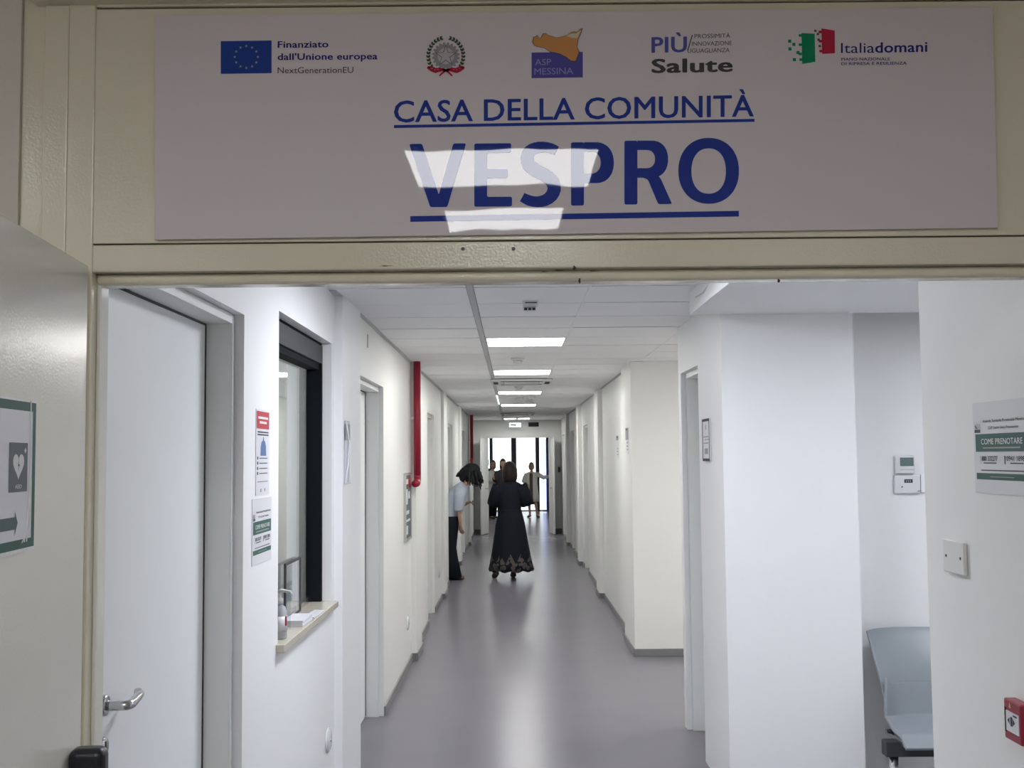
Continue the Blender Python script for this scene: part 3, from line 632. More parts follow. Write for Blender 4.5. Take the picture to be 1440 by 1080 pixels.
# regional health logo: block with island outline
mb = MB(); poly_on(mb, PS, [(747.5, -110), (819.5, -109), (819.5, -73), (747.5, -74)]); mb.build('logo_block', M['i_violet'], r)
isl = [(749.5, 60), (751, 52.5), (754.5, 52), (756, 50), (758.5, 53), (761, 54), (764, 48), (768, 47.5), (771, 50), (776, 51.5), (783, 53.5), (790, 52), (797, 50), (802, 46.5), (806, 45.5), (810, 46), (814, 42.5), (818.5, 41), (816, 48), (812.5, 56), (811, 66), (814, 72), (813, 77), (809, 86), (803, 85.5), (796, 80), (788, 76), (781, 74), (774, 73), (766, 67.5), (757, 66), (752, 64)]
C0 = (785, 62)
mb = MB(); poly_on(mb, PS2, [(C0[0] + (x - C0[0]) * 1.03, -(C0[1] + (y - C0[1]) * 1.06)) for x, y in isl]); mb.build('island_outline', M['i_dark'], r)
mb = MB(); poly_on(mb, PS3, [(x, -y) for x, y in isl]); mb.build('island', M['i_orange'], r)
mb = MB(); poly_on(mb, PS4, [(x, -y) for x, y in ((797, 51), (802, 48), (810, 47.5), (817, 43), (812, 54), (804, 53.5))]); mb.build('island_tip', M['i_cream'], r)
stext('ASP', 752.5, 775, 92, 91.5, 9, 'i_vtext', 0, P=PS2); stext('MESSINA', 751.5, 806, 105.2, 104.2, 9.5, 'i_vtext', 0, P=PS2)
# health programme logo
stext('PI\u00d9', 916, 966, 74, 73, 22.5, 'i_more', 0.03)
mb = MB(); curve_band(mb, PS2, [(967, -71), (973.5, -49.5)], 0.7); mb.build('slash', M['i_dark'], r)
stext('PROSSIMIT\u00c0', 976.5, 1027, 54, 53, 6.2, 'i_dark', 0); stext('INNOVAZIONE', 973, 1029, 64.7, 63.5, 6.2, 'i_dark', 0); stext('UGUAGLIANZA', 967, 1026, 74.5, 73.4, 6.2, 'i_dark', 0)
stext('Salute', 916, 1030.5, 102.5, 100.5, 20, 'i_dark', 0.04)
# italian flag logo with scattering squares
mb = MB(); poly_on(mb, PS, [(1127, -46.5), (1145.5, -47.5), (1146.5, -87), (1128, -90)]); 
for x, y in ((1126, 50), (1126, 63), (1126, 76), (1127, 84)): rect_on(mb, PS, x - 3, x + 1.5, -y - 1.8, -y + 1.8)
for x, y in ((1110.5, 58), (1116.3, 62.5), (1110.8, 69), (1122, 74), (1117, 84)): rect_on(mb, PS, x - 2.2, x + 2.2, -y - 2.2, -y + 2.2)
mb.build('green_flag_block', M['i_green'], r)
mb = MB(); poly_on(mb, PS, [(1155, -40), (1173.8, -43), (1174, -75), (1156, -76)])
for x, y in ((1154, 45), (1154.5, 58), (1155, 72)): rect_on(mb, PS, x - 3, x + 1.5, -y - 1.8, -y + 1.8)
mb.build('red_flag_block', M['i_red'], r)
mb = MB()
for x, y in ((1146.5, 43.5), (1150, 48), (1151, 56), (1152.5, 65)): rect_on(mb, PS, x - 1.6, x + 1.6, -y - 1.6, -y + 1.6)
mb.build('flag_squares', M['i_olive'], r)
stext('Italia', 1182.5, 1229.5, 74.7, 74.2, 15, 'i_navy', 0.0); stext('domani', 1230.5, 1304, 74.2, 72.8, 15, 'i_navy', 0.025)
stext('PIANO NAZIONALE', 1183, 1251.5, 85.4, 84.8, 4.2, 'i_navy', 0.012); stext('DI RIPRESA E RESILIENZA', 1183, 1275, 91.8, 90.8, 4.2, 'i_navy', 0.012)

# ================================================================ NOTICES ON SIDE WALLS
def sheet_left(X, ya, z0, off=0.002):    # left wall, reads from near (left) to far
    return lambda u, v, e=0.0: (X + off + e, ya + u, z0 + v)
def sheet_right(X, yb, z0, off=0.002):   # right wall, reads from far to near
    return lambda u, v, e=0.0: (X - off - e, yb - u, z0 + v)
def lines(mb, P, x0, x1, ys, h):
    for y in ys: rect_on(mb, P, x0, x1, y, y + h)
def booking_notice(P, root, W, Hh):
    def lay(e): return lambda u, v: P(u, v, e)
    nx = -0.002 if P(0, 0)[0] > 0 else 0.002
    s = MB(); a = [P(0, 0), P(W, 0), P(W, Hh), P(0, Hh)]; b = [(p[0] - (0.0012 if nx > 0 else -0.0012), p[1], p[2]) for p in a]; s.hexa(a, b).build('sheet', M['paper'], root)
    g = MB(); rect_on(g, lay(0.0006), 0.012 * W / .3, W * 0.96, Hh * 0.455, Hh * 0.65); rect_on(g, lay(0.0006), 0.012 * W / .3, W * 0.96, Hh * 0.15, Hh * 0.22); g.build('green_band', M['p_green'], root)
    text_on('lettering', 'Azienda Sanitaria Provinciale Messina', lay(0.0006), W * .19, W * .93, Hh * .775, Hh * .032, M['p_dark'], root, 0.015)
    text_on('lettering', 'CUP Centro Unico Prenotazione', lay(0.0006), W * .29, W * .82, Hh * .70, Hh * .032, M['p_dark'], root, 0.01)
    text_on('lettering', 'COME PRENOTARE', lay(0.0010), W * .15, W * .88, Hh * .535, Hh * .065, M['p_white'], root, 0.02)
    g = MB(); lines(g, lay(0.0010), W * .18, W * .84, (Hh * .488,), Hh * .016); lines(g, lay(0.0010), W * .3, W * .72, (Hh * .178,), Hh * .008); g.build('small_print', M['p_mid'], root)
    text_on('phone_number', '800 332277', lay(0.0006), W * .15, W * .44, Hh * .355, Hh * .055, M['p_dark'], root, 0.02)
    text_on('phone_number', '0941 1898', lay(0.0006), W * .60, W * .90, Hh * .355, Hh * .055, M['p_dark'], root, 0.02)
    g = MB(); lines(g, lay(0.0006), W * .18, W * .42, (Hh * .325,), Hh * .012); lines(g, lay(0.0006), W * .66, W * .88, (Hh * .325,), Hh * .012); lines(g, lay(0.0006), W * .13, W * .90, (Hh * .245,), Hh * .012)
    rect_on(g, lay(0.0006), W * .125, W * .13, Hh * .32, Hh * .41); rect_on(g, lay(0.0006), W * .56, W * .58, Hh * .32, Hh * .41); g.build('small_print', M['p_dark'], root)
    g = MB(); rect_on(g, lay(0.0006), W * .03, W * .14, Hh * .665, Hh * .765); g.build('logo', M['i_lgrey'], root)
    g = MB(); rect_on(g, lay(0.0009), W * .03, W * .14, Hh * .665, Hh * .70); poly_on(g, lay(0.0009), [(W * .035, Hh * .75), (W * .06, Hh * .74), (W * .09, Hh * .71), (W * .06, Hh * .71)]); g.build('logo_mark', M['p_dark'], root)
r = empty('booking_notice', (0, 0, 0)); tag(r, 'white and green COME PRENOTARE notice on the right-hand wall', 'notice', 'booking notices'); booking_notice(sheet_right(1.13, 2.735, 1.583), r, 0.30, 0.217)
r = empty('booking_notice', (0, 0, 0)); tag(r, 'white and green booking notice below the red poster on the left wall', 'notice', 'booking notices'); booking_notice(sheet_left(-0.87, 3.732, 1.325), r, 0.30, 0.222)
r = empty('hygiene_poster', (0, 0, 0)); tag(r, 'white poster with red heading beside the service window', 'poster')
P = sheet_left(-0.87, 3.782, 1.557); lay = lambda e: (lambda u, v: P(u, v, e)); W, Hh = 0.208, 0.295
MB().hexa([P(0, 0), P(W, 0), P(W, Hh), P(0, Hh)], [P(0, 0, -0.0015), P(W, 0, -0.0015), P(W, Hh, -0.0015), P(0, Hh, -0.0015)]).build('sheet', M['paper'], r)
g = MB(); rect_on(g, lay(.0006), 0.008, 0.20, 0.228, 0.288); g.build('red_heading', M['p_red'], r)
g = MB(); lines(g, lay(.001), 0.03, 0.18, (0.262,), 0.008); lines(g, lay(.001), 0.05, 0.16, (0.246,), 0.008); g.build('heading_print', M['p_white'], r)
g = MB(); lines(g, lay(.0006), 0.02, 0.19, (0.214, 0.205), 0.005)
for y in (0.125, 0.108, 0.09, 0.073): lines(g, lay(.0006), 0.05, 0.175, (y,), 0.003); rect_on(g, lay(.0006), 0.015, 0.032, y - 0.003, y + 0.007)
lines(g, lay(.0006), 0.02, 0.18, (0.045,), 0.002); rect_on(g, lay(.0006), 0.07, 0.08, 0.01, 0.022); rect_on(g, lay(.0006), 0.13, 0.14, 0.012, 0.022); g.build('small_print', M['p_dark'], r)
g = MB(); poly_on(g, lay(.0006), [(0.065, 0.135), (0.155, 0.135), (0.15, 0.17), (0.135, 0.185), (0.12, 0.188), (0.115, 0.2), (0.105, 0.2), (0.1, 0.188), (0.08, 0.182), (0.068, 0.165)]); g.build('hand_picture', M['p_blue'], r)

# AED notice on the cream leaf
r = empty('defibrillator_sign', (XLJ, Y0 - 0.02, 0), LRZ); tag(r, 'green bordered defibrillator sign with heart and arrow on the cream door', 'sign')
class _Q: pass
def at_leaf(px, py):                                        # point on the open leaf: distance from the hinge and height
    d = ray(px, py); o = Vector((XLJ, Y0 - 0.02, 0)); u = Vector((math.sin(LRZ), -math.cos(LRZ), 0)); n = Vector((math.cos(LRZ), math.sin(LRZ), 0))
    p = Vector((0, 0, H)) + d * ((o.dot(n)) / d.dot(n)); q = _Q(); q.y = -(p - o).dot(u); q.z = p.z; return q
Wd = 0.195; yfar = at_leaf(48, 600).y; z0 = at_leaf(47, 767).z
P = lambda u, v, e=0.0: (0.0025 + e, yfar - Wd + u, z0 + v)
lay = lambda e: (lambda u, v: P(u, v, e))
Hd = at_leaf(47, 567).z - z0
MB().hexa([P(-.006, -.006), P(Wd + .004, -.006), P(Wd + .004, Hd + .004), P(-.006, Hd + .004)], [P(-.006, -.006, -.002), P(Wd + .004, -.006, -.002), P(Wd + .004, Hd + .004, -.002), P(-.006, Hd + .004, -.002)]).build('plastic_sleeve', M['clearpl'], r)
g = MB(); b_ = 0.016
for a in ((0, Wd, 0, b_), (0, Wd, Hd - b_, Hd), (0, b_, b_, Hd - b_), (Wd - b_, Wd, b_, Hd - b_)): rect_on(g, lay(.0006), *a)
g.build('green_border', M['p_green'], r)
g = MB(); rect_on(g, lay(.0003), 0, Wd, 0, Hd); g.build('sheet', M['paper'], r)
ys0 = yfar - Wd
u0, u1 = at_leaf(10, 650).y - ys0, at_leaf(36, 650).y - ys0
v0, v1 = at_leaf(10, 693).z - z0, at_leaf(10, 622).z - z0
g = MB(); rect_on(g, lay(.0008), u0, u1, v0, v1); g.build('pictogram_field', M['p_slate'], r)
uc, vc, sw, sh = (u0 + u1) / 2, (v0 + v1) / 2 + 0.004, (u1 - u0) * 0.30, (v1 - v0) * 0.26
g = MB(); poly_on(g, lay(.0011), [(uc + sw * 16 * math.sin(t) ** 3 / 16, vc + sh * (13 * math.cos(t) - 5 * math.cos(2 * t) - 2 * math.cos(3 * t) - math.cos(4 * t)) / 14) for t in [i * math.pi / 14 for i in range(28)]]); g.build('heart', M['p_white'], r)
g = MB(); poly_on(g, lay(.0014), [(uc + .002, vc + .010), (uc - .005, vc - .002), (uc, vc - .002), (uc - .002, vc - .012), (uc + .005, vc + .001), (uc, vc + .001)]); g.build('lightning_bolt', M['p_slate'], r)
g = MB(); cx_, cy_ = u1 - (u1 - u0) * .14, v1 - (v1 - v0) * .16; w_ = .0045
rect_on(g, lay(.0011), cx_ - w_ * .4, cx_ + w_ * .4, cy_ - w_, cy_ + w_); rect_on(g, lay(.0011), cx_ - w_, cx_ + w_, cy_ - w_ * .4, cy_ + w_ * .4); g.build('cross', M['p_white'], r)
text_on('lettering', 'AED', lay(.0011), uc - sw * .6, uc + sw * .6, v0 + .006, .007, M['p_white'], r, 0.02)
a0 = at_leaf(22, 735); va = a0.z - z0; ue = a0.y - ys0
g = MB(); poly_on(g, lay(.0008), [(0.025, va - .011), (ue - .014, va - .011), (ue - .014, va - .022), (ue, va), (ue - .014, va + .020), (ue - .014, va + .010), (0.025, va + .010)]); g.build('arrow', M['p_teal'], r)
g = MB()
for k in range(3):
    g.tube([P(0.165 + 0.004 * k, Hd + .003 - k * .10, .001), P(0.17, Hd * .6 - k * .06, .0018), P(0.155 - .012 * k, 0.01, .001)], 0.0012, 6)
g.build('sleeve_crease', M['clearpl'], r)

# clear document holder on the left pilaster, small plates, framed notice
r = empty('document_holder', (-0.83, 5.58, 1.71)); tag(r, 'clear plastic holder with a folded grey card beside the recessed left door', 'document holder')
B(0.001, 0.006, -0.08, 0.08, -0.155, 0.155).build('sleeve', M['clear'], r, bevel=0.001); B(0.0062, 0.0078, -0.07, 0.075, 0.06, 0.14).build('card', M['p_mid'], r)
MB().tube([(0.008, -0.08, -0.155), (0.012, -0.01, -0.05), (0.010, 0.03, 0.05), (0.008, -0.06, 0.155)], 0.004, 8).build('plastic_curl', M['clearpl'], r, smooth=True)
MB().tube([(0.007, -0.08, -0.155), (0.009, 0.08, -0.155), (0.009, 0.08, 0.155), (0.007, -0.08, 0.155)], 0.002, 6).build('rim', M['clearpl'], r)
r = empty('door_nameplate', (-0.977, 6.99, 1.60)); tag(r, 'small pale plate on the recessed left door', 'nameplate')
B(0.0045, 0.0075, -0.07, 0.08, -0.09, 0.09).build('plate', M['silver'], r, bevel=0.002); B(0.0075, 0.0085, -0.06, 0.07, -0.08, 0.08).build('insert', M['paper'], r)
for nm, yy, zz, fx, lb in (('outlet_cover', 5.27, 0.378, -0.87, 'oval grey cover plate low on the wall under the service window'), ('outlet_cover', 9.04, 0.36, -0.856, 'oval grey cover plate low on the wall before the red pipe'),
                           ('outlet_cover', 12.9, 0.36, -0.86, 'oval cover plate low on the wall past the third left door')):
    r = empty(nm, (fx, yy, zz)); tag(r, lb, 'cover plate', 'low oval cover plates')
    m_ = MB().lathe((0, 0, 0), [(0.055, 0), (0.054, 0.006), (0.045, 0.012), (0.02, 0.014)], 24, 'x')
    m_.v = [(x, y * 1.3, z) for x, y, z in m_.v]; m_.build('disc', M['cover'], r, smooth=True); MB().lathe((0.013, 0, 0), [(0.008, 0), (0.007, 0.003)], 12, 'x').build('screw', M['steel'], r)
r = empty('framed_notice', (-0.856, 9.02, 1.29)); tag(r, 'silver framed evacuation plan beside the upright red pipe', 'framed notice')
MB().box(0, 0.02, -0.25, 0.25, -0.27, -0.25).box(0, 0.02, -0.25, 0.25, 0.25, 0.27).box(0, 0.02, -0.25, -0.23, -0.25, 0.25).box(0, 0.02, 0.23, 0.25, -0.25, 0.25).build('frame', M['silver'], r, bevel=0.003)
B(0.001, 0.010, -0.23, 0.23, -0.25, 0.25).build('sheet', M['p_slate'], r)
g = MB()
for i, (a, b, c, d) in enumerate(((-.2, .18, .18, .22), (-.18, -.02, .02, .14), (.02, .18, .06, .12), (-.2, .1, -.06, -.03), (-.18, .18, -.12, -.10), (-.15, .0, -.22, -.15))):
    g.ngon([(0.011, a, c), (0.011, b, c), (0.011, b, d), (0.011, a, d)])
g.build('drawing', M['p_white'], r)
g = MB(); g.ngon([(0.0115, 0.02, .15), (0.0115, .2, .15), (0.0115, .2, .235), (0.0115, 0.02, .235)]); g.build('red_block', M['p_red'], r)
r = MB().box(-0.856, -0.852, 6.585, 6.615, 2.335, 2.415).build('wall_slot', M['tee']); tag(r, 'thin grey vertical slot above the recessed left door', 'slot')
# small notices on the right
r = empty('room_plate', (1.045, 6.0, 1.76)); tag(r, 'grey framed room plate with small print on the right pillar', 'nameplate')
r.location = (1.035, 5.93, 1.76)
fr = MB(); fr.box(-0.008, -0.001, -0.10, 0.11, -0.11, 0.11).build('plate', M['paper'], r, bevel=0.001)
g = MB().box(-0.010, -0.008, -0.10, 0.11, 0.098, 0.112).box(-0.010, -0.008, -0.10, 0.11, -0.112, -0.098).box(-0.010, -0.008, 0.102, 0.11, -0.10, 0.10).box(-0.010, -0.008, -0.10, -0.094, -0.10, 0.10); g.build('frame', M['grey_alu'], r)
g = MB().box(-0.0095, -0.008, -0.005, 0.005, 0.055, 0.08).box(-0.0095, -0.008, -0.07, 0.08, 0.014, 0.019).box(-0.0095, -0.008, -0.08, 0.04, 0.0, 0.004).box(-0.0095, -0.008, -0.06, 0.07, -0.02, -0.014).box(-0.0095, -0.008, -0.05, 0.045, -0.075, -0.045); g.build('small_print', M['p_mid'], r)
for x, y, z, lb in ((1.012, 9.85, 1.84, 'white notice with grey heading on the right pilaster corner'), (1.075, 11.42, 1.80, 'white notice on the right wall past the pilaster corner')):
    r = empty('wall_notice', (x, y, z)); tag(r, lb, 'notice', 'notices on the right corridor wall')
    B(-0.003, 0, -0.10, 0.10, -0.145, 0.08).build('sheet', M['paper'], r); B(-0.006, -0.003, -0.10, 0.10, -0.02 if y < 10 else 0.04, 0.085).build('heading', M['p_mid'], r)
    B(-0.0065, -0.003, -0.05, 0.06, 0.062, 0.08).build('logo', M['p_dark'], r)
    g = MB()
    for i in range(3): g.box(-0.005, -0.003, -0.07, 0.02 + 0.03 * (i % 2), -0.05 - i * 0.03, -0.04 - i * 0.03)
    g.build('small_print', M['p_mid'], r)

# --- red pipes
for (x, y, z0, lb, hook) in ((-0.795, 9.33, 1.46, 'upright red fire pipe running down from the ceiling on the left', True), (-0.78, 21.33, 1.62, 'distant red fire pipe on the left before the end wall', False)):
    r = empty('fire_pipe', (x, y, 0)); tag(r, lb, 'pipe', 'red fire pipes')
    rad = 0.030
    MB().tube([(0, 0, z0 + 0.07), (0, 0, ZC)], rad, 18).build('pipe', M['red_pipe'], r, smooth=True)
    pts = [(0, 0, z0 + 0.07)] + [(0 - 0.0 * t, -0.06 * (1 - math.cos(a)), z0 + 0.07 - 0.06 * math.sin(a)) for t, a in [(k, k * math.pi / 16) for k in range(1, 9)]] + [(0, -0.20, z0 + 0.01)]
    MB().tube(pts, rad, 18).build('elbow', M['red_pipe'], r, smooth=True)
    B(-0.06, 0.0, -0.012, 0.012, 2.0, 2.02).build('bracket', M['steel'], r)
    if not hook: B(-0.02, 0.03, -0.33, -0.20, z0 - 0.22, z0 + 0.04).build('valve_box', M['p_red'], r, bevel=0.005)

# ================================================================ SERVICE WINDOW
r = empty('window_1', (0, 0, 0)); r['kind'] = 'structure'; r['label'] = 'service window with black frame over a marble sill'
ya, yb_, za, zb = WIN; za = 1.005
XF = -0.913
MB().box(-0.985, XF, ya, yb_, 2.135, 2.222).build('shutter_box', M['grey_alu'], r, bevel=0.002)
B(-0.99, XF - 0.004, ya, yb_, 2.222, 2.235).build('shadow_gap', M['dark_alu'], r)
B(-0.985, XF - 0.012, ya, yb_, 2.105, 2.135).build('head_rail', M['dark_alu'], r, bevel=0.002)
MB().box(-0.985, XF, yb_ - 0.035, yb_, za, 2.135).build('jamb', M['dark_alu'], r, bevel=0.002); MB().box(-0.985, XF, ya, ya + 0.035, za, 2.135).build('jamb', M['dark_alu'], r, bevel=0.002)
B(-0.985, -0.965, ya + 0.035, yb_ - 0.035, za, za + 0.02).build('bottom_rail', M['steel'], r)
B(-0.972, -0.966, ya + 0.035, yb_ - 0.035, za + 0.02, 2.105).build('pane', M['glass'], r)
sill = B(-1.18, -0.838, 4.12, 5.385, 0.975, 1.0045).build('window_sill', M['marble'], None, bevel=0.003); tag(sill, 'beige marble sill under the service window', 'sill'); sill['kind'] = 'structure'; sill.name = 'trim_2'
# office behind the glass
struct('wall_office', MB().box(-4.2, -4.1, 2.45, 6.3, 0, 2.6).box(-4.2, -0.995, 6.17, 6.27, 0, 2.6), M['wall_entry'])
struct('ceiling_office', B(-4.2, -0.995, 2.45, 6.3, 2.5, 2.6), M['ceil'])
led('o', -2.2, -1.6, 5.0, 5.6, 2.485, 'led_office', 'LED panel inside the glazed office')  # unseen panel added to brighten the office seen through the pane
d_ = empty('office_desk', (-1.65, 4.9, 0)); tag(d_, 'pale desk inside the office behind the service window', 'desk')
B(-0.45, 0.5, -0.9, 0.9, 0.72, 0.75).build('desk_top', M['desk'], d_, bevel=0.003)
for a, b in ((-0.4, -0.85), (0.45, -0.85), (-0.4, 0.85), (0.45, 0.85)): B(a - .02, a + .02, b - .02, b + .02, 0, 0.72).build('leg', M['steel'], d_)

# on the sill
ZS = 1.005
r = empty('sanitizer_bottle', (-0.885, 4.26, ZS)); tag(r, 'clear pump bottle of hand sanitizer at the near end of the sill', 'bottle')
MB().lathe((0, 0, 0), [(0.026, 0.001), (0.028, 0.006), (0.028, 0.10), (0.022, 0.118), (0.012, 0.126), (0.012, 0.132)], 20).build('bottle', M['water'], r, smooth=True)
MB().lathe((0, 0, 0), [(0.0287, 0.03), (0.0287, 0.085)], 20).build('label_band', M['paper'], r, smooth=True); MB().box(0.012, 0.029, -0.016, -0.003, 0.05, 0.085).build('label_mark', M['p_red'], r)
MB().lathe((0, 0, 0), [(0.014, 0.130), (0.014, 0.150), (0.006, 0.153), (0.006, 0.172)], 16).build('pump_collar', M['white_pl'], r, smooth=True)
MB().tube([(0.0, 0, 0.168), (0, 0, 0.178), (0.006, -0.002, 0.180), (0.042, -0.006, 0.176), (0.046, -0.006, 0.168)], [0.006, 0.007, 0.007, 0.0045, 0.004], 10).build('pump_spout', M['white_pl'], r, smooth=True)
r = empty('card_holder', (-0.925, 4.50, ZS)); tag(r, 'clear acrylic stand with dark blue frame on the sill', 'card holder')
MB().box(-0.035, 0.035, -0.006, 0.0, 0.0, 0.16).build('back_panel', M['clear'], r)
g = MB().box(-0.036, -0.028, -0.009, -0.004, 0.04, 0.11).box(-0.010, 0.0, -0.009, -0.004, 0.0, 0.12).box(-0.036, 0.0, -0.009, -0.004, 0.035, 0.05); g.build('blue_frame', M['i_navy'], r)
B(-0.026, -0.012, -0.008, -0.004, 0.05, 0.11).build('card', M['paper'], r)
r = empty('glass_display_frame', (-0.952, 4.86, ZS)); tag(r, 'tall grey rimmed acrylic panel standing against the window pane', 'display frame')
B(-0.004, 0.0, -0.16, 0.16, 0.006, 0.235).build('panel', M['clear'], r)
MB().box(-0.006, 0.003, -0.17, -0.155, 0, 0.24).box(-0.006, 0.003, 0.155, 0.17, 0, 0.24).box(-0.006, 0.003, -0.155, 0.155, 0.23, 0.24).box(-0.006, 0.003, -0.155, 0.155, 0, 0.008).build('rim', M['grey_alu'], r)
r = empty('paper_stack', (-0.885, 4.66, ZS)); tag(r, 'thick stack of white leaflets on the marble sill', 'papers')
for i in range(7):
    B(-0.045 + random.uniform(-.002, .002), 0.035 + random.uniform(-.002, .002), -0.12, 0.10 + random.uniform(-.004, .004), 0.0005 + i * 0.0036, 0.0038 + i * 0.0036).build('sheet', M['paper'], r)
r = empty('loose_leaflet', (-0.87, 4.92, ZS)); tag(r, 'loose white leaflet beyond the stack on the sill', 'papers')
MB().hexa([(-0.03, -0.09, 0.0005), (0.022, -0.13, 0.0005), (0.027, 0.10, 0.0005), (-0.02, 0.12, 0.0005)], [(-0.03, -0.09, 0.003), (0.022, -0.13, 0.004), (0.027, 0.10, 0.003), (-0.02, 0.12, 0.003)]).build('sheet', M['paper'], r)

# ================================================================ RIGHT SIDE OBJECTS
r = empty('blank_switch_plate', (1.13, 2.867, 1.415)); tag(r, 'white blank cover plate with two screws on the right wall', 'cover plate')
B(-0.011, -0.001, -0.066, 0.066, -0.041, 0.041).build('plate', M['cream_pl'], r, bevel=0.002)
for yy in (0.045, -0.047): MB().lathe((-0.011, yy, 0.0), [(0.004, 0), (0.003, -0.0015)], 12, 'x').build('screw', M['grey_alu'], r)
r = empty('fire_call_point', (1.13, 2.513, 1.085)); tag(r, 'red break-glass fire alarm call point at lower right', 'fire alarm')
B(-0.030, -0.001, -0.040, 0.044, -0.0445, 0.0445).build('housing', M['red'], r, bevel=0.004)
p0 = -0.031
g = MB().box(p0 - .0012, p0 + .001, -0.032, 0.028, -0.024, 0.020); g.build('glass_plate', M['paper'], r)
g = MB().box(p0 - .0022, p0 - .001, -0.0035, 0.0045, -0.010, 0.010)
g.ngon([(p0 - .002, 0.020, 0.0), (p0 - .002, 0.009, 0.008), (p0 - .002, 0.009, -0.008)]); g.ngon([(p0 - .002, -0.018, 0.0), (p0 - .002, -0.007, 0.008), (p0 - .002, -0.007, -0.008)])
g.box(p0 - .0022, p0 - .001, -0.026, -0.008, 0.013, 0.016); g.build('press_mark', M['p_dark'], r)
g = MB(); g.ngon([(p0 - .0002, 0.015, 0.028), (p0 - .0002, 0.004, 0.028), (p0 - .0002, 0.0095, 0.042)]); g.build('flame_mark', M['i_cream'], r)
B(-0.0312, -0.0303, 0.030, 0.038, -0.028, 0.026).build('recess', M['hair_auburn'], r)
r = empty('thermostat', (1.992, 5.70, 1.620)); tag(r, 'white thermostat with grey display, upper of two on the niche wall', 'thermostat')
B(-0.052, 0.048, -0.024, -0.001, -0.044, 0.048).build('housing', M['white_pl'], r, bevel=0.008, seg=3); B(-0.028, 0.040, -0.026, -0.0235, -0.005, 0.038).build('display', M['lcd'], r); B(-0.03, 0.042, -0.0255, -0.0235, -0.026, -0.022).build('button_row', M['tee'], r)
r = empty('fan_controller', (2.003, 5.70, 1.522)); tag(r, 'white wall controller below the thermostat with small dark display', 'controller')
B(-0.070, 0.062, -0.022, -0.001, -0.046, 0.046).build('housing', M['white_pl'], r, bevel=0.006, seg=3); B(-0.020, 0.022, -0.0235, -0.0215, 0.008, 0.026).build('display', M['black_pl'], r)
for i in range(3): B(-0.012 + i * .010, -0.008 + i * .010, -0.0242, -0.0232, 0.012, 0.022).build('digit', M['p_mid'], r)
MB().lathe((-0.032, -0.022, -0.012), [(0.004, 0), (0.003, -0.002)], 12, 'y').build('button', M['grey_alu'], r); B(0.045, 0.058, -0.0235, -0.0215, -0.036, -0.032).build('button', M['grey_alu'], r)
r = MB().box(2.07, 2.13, 5.688, 5.699, 1.48, 1.572).build('blank_wall_plate', M['wall_entry'], bevel=0.002); tag(r, 'blank white plate right of the controller, half hidden by the wall', 'cover plate')

# waiting chair in the niche: moulded back, seat, brackets, beam and leg
def shell(name, fn, nu, nv, th, m, parent):
    g = MB()
    for i in range(nu + 1):
        for j in range(nv + 1): g.v.append(tuple(fn(i / nu, j / nv)))
    for i in range(nu):
        for j in range(nv):
            a = i * (nv + 1) + j; g.f.append((a, a + 1, a + nv + 2, a + nv + 1))
    o = g.build(name, m, parent, smooth=True); s_ = o.modifiers.new('thickness', 'SOLIDIFY'); s_.thickness = th; s_.offset = 0
    b = o.modifiers.new('bevel', 'BEVEL'); b.width = th * .4; b.segments = 3; b.limit_method = 'ANGLE'
    return o
r = empty('waiting_chair', (1.965, 5.40, 0)); tag(r, 'grey plastic waiting chair on a steel beam in the right niche', 'chair')
def back(u, v):                                             # u across, v up
    hw = 0.228 - 0.045 * (1 - v) ** 1.3
    a = abs(u * 2 - 1)
    x = (u * 2 - 1) * hw; z = 0.455 + 0.36 * v - 0.008 * a ** 6 * v
    y = 0.10 + 0.135 * v ** 1.2 - 0.02 * math.sin(v * math.pi) - 0.055 * a ** 2.4
    return Vector((x, y, z))
shell('backrest', back, 24, 16, 0.012, M['chair'], r)
def lower(u, v):                                            # lumbar lip running down and forward into the seat
    a = abs(u * 2 - 1); hw = 0.190 + 0.028 * min(1, v * 1.5); x = (u * 2 - 1) * hw
    if v < 0.4:
        t = v / 0.4; y = 0.105 - 0.055 * a ** 2.6 - 0.03 * t; z = 0.575 - 0.155 * t + (0.035 * a ** 8) * (1 - t)
    else:
        t = (v - 0.4) / 0.6; q = t * t * (3 - 2 * t)
        y = 0.075 - 0.055 * a ** 2.6 * (1 - q) - 0.36 * t; z = 0.42 - 0.030 * math.sin(min(1, t * 2) * math.pi / 2) + 0.016 * a ** 4 * (1 - t) + 0.006 * t - 0.040 * max(0, t - 0.8) / 0.2
    return Vector((x, y - 0.022, z))
shell('seat', lower, 24, 26, 0.016, M['chair'], r)
B(-0.19, -0.13, -0.20, 0.06, 0.335, 0.360).build('bracket', M['steel'], r, bevel=0.004); B(0.13, 0.19, -0.20, 0.06, 0.335, 0.360).build('bracket', M['steel'], r, bevel=0.004)
for xx in (-0.19, 0.19):
    MB().tube([(xx * .8, 0.125, 0.60), (xx * .8, 0.115, 0.42), (xx * .8, 0.02, 0.355)], 0.010, 10).build('back_support', M['steel'], r, smooth=True)
    MB().lathe((xx, -0.02, 0.36), [(0.016, 0), (0.016, 0.012), (0.008, 0.018)], 14).build('bolt', M['black_pl'], r, smooth=True)
B(-0.235, 0.32, -0.09, -0.02, 0.265, 0.335).build('beam', M['grey_alu'], r, bevel=0.004)
lg = MB().tube([(-0.19, -0.055, 0.27), (-0.19, -0.055, 0.06)], 0.022, 14).build('leg', M['steel'], r, smooth=True)
MB().tube([(-0.19, -0.26, 0.015), (-0.19, -0.055, 0.065), (-0.19, 0.17, 0.015)], [0.016, 0.022, 0.016], 12).build('foot', M['steel'], lg, smooth=True)
lg = MB().tube([(0.24, -0.055, 0.27), (0.24, -0.055, 0.06)], 0.022, 14).build('leg', M['steel'], r, smooth=True)
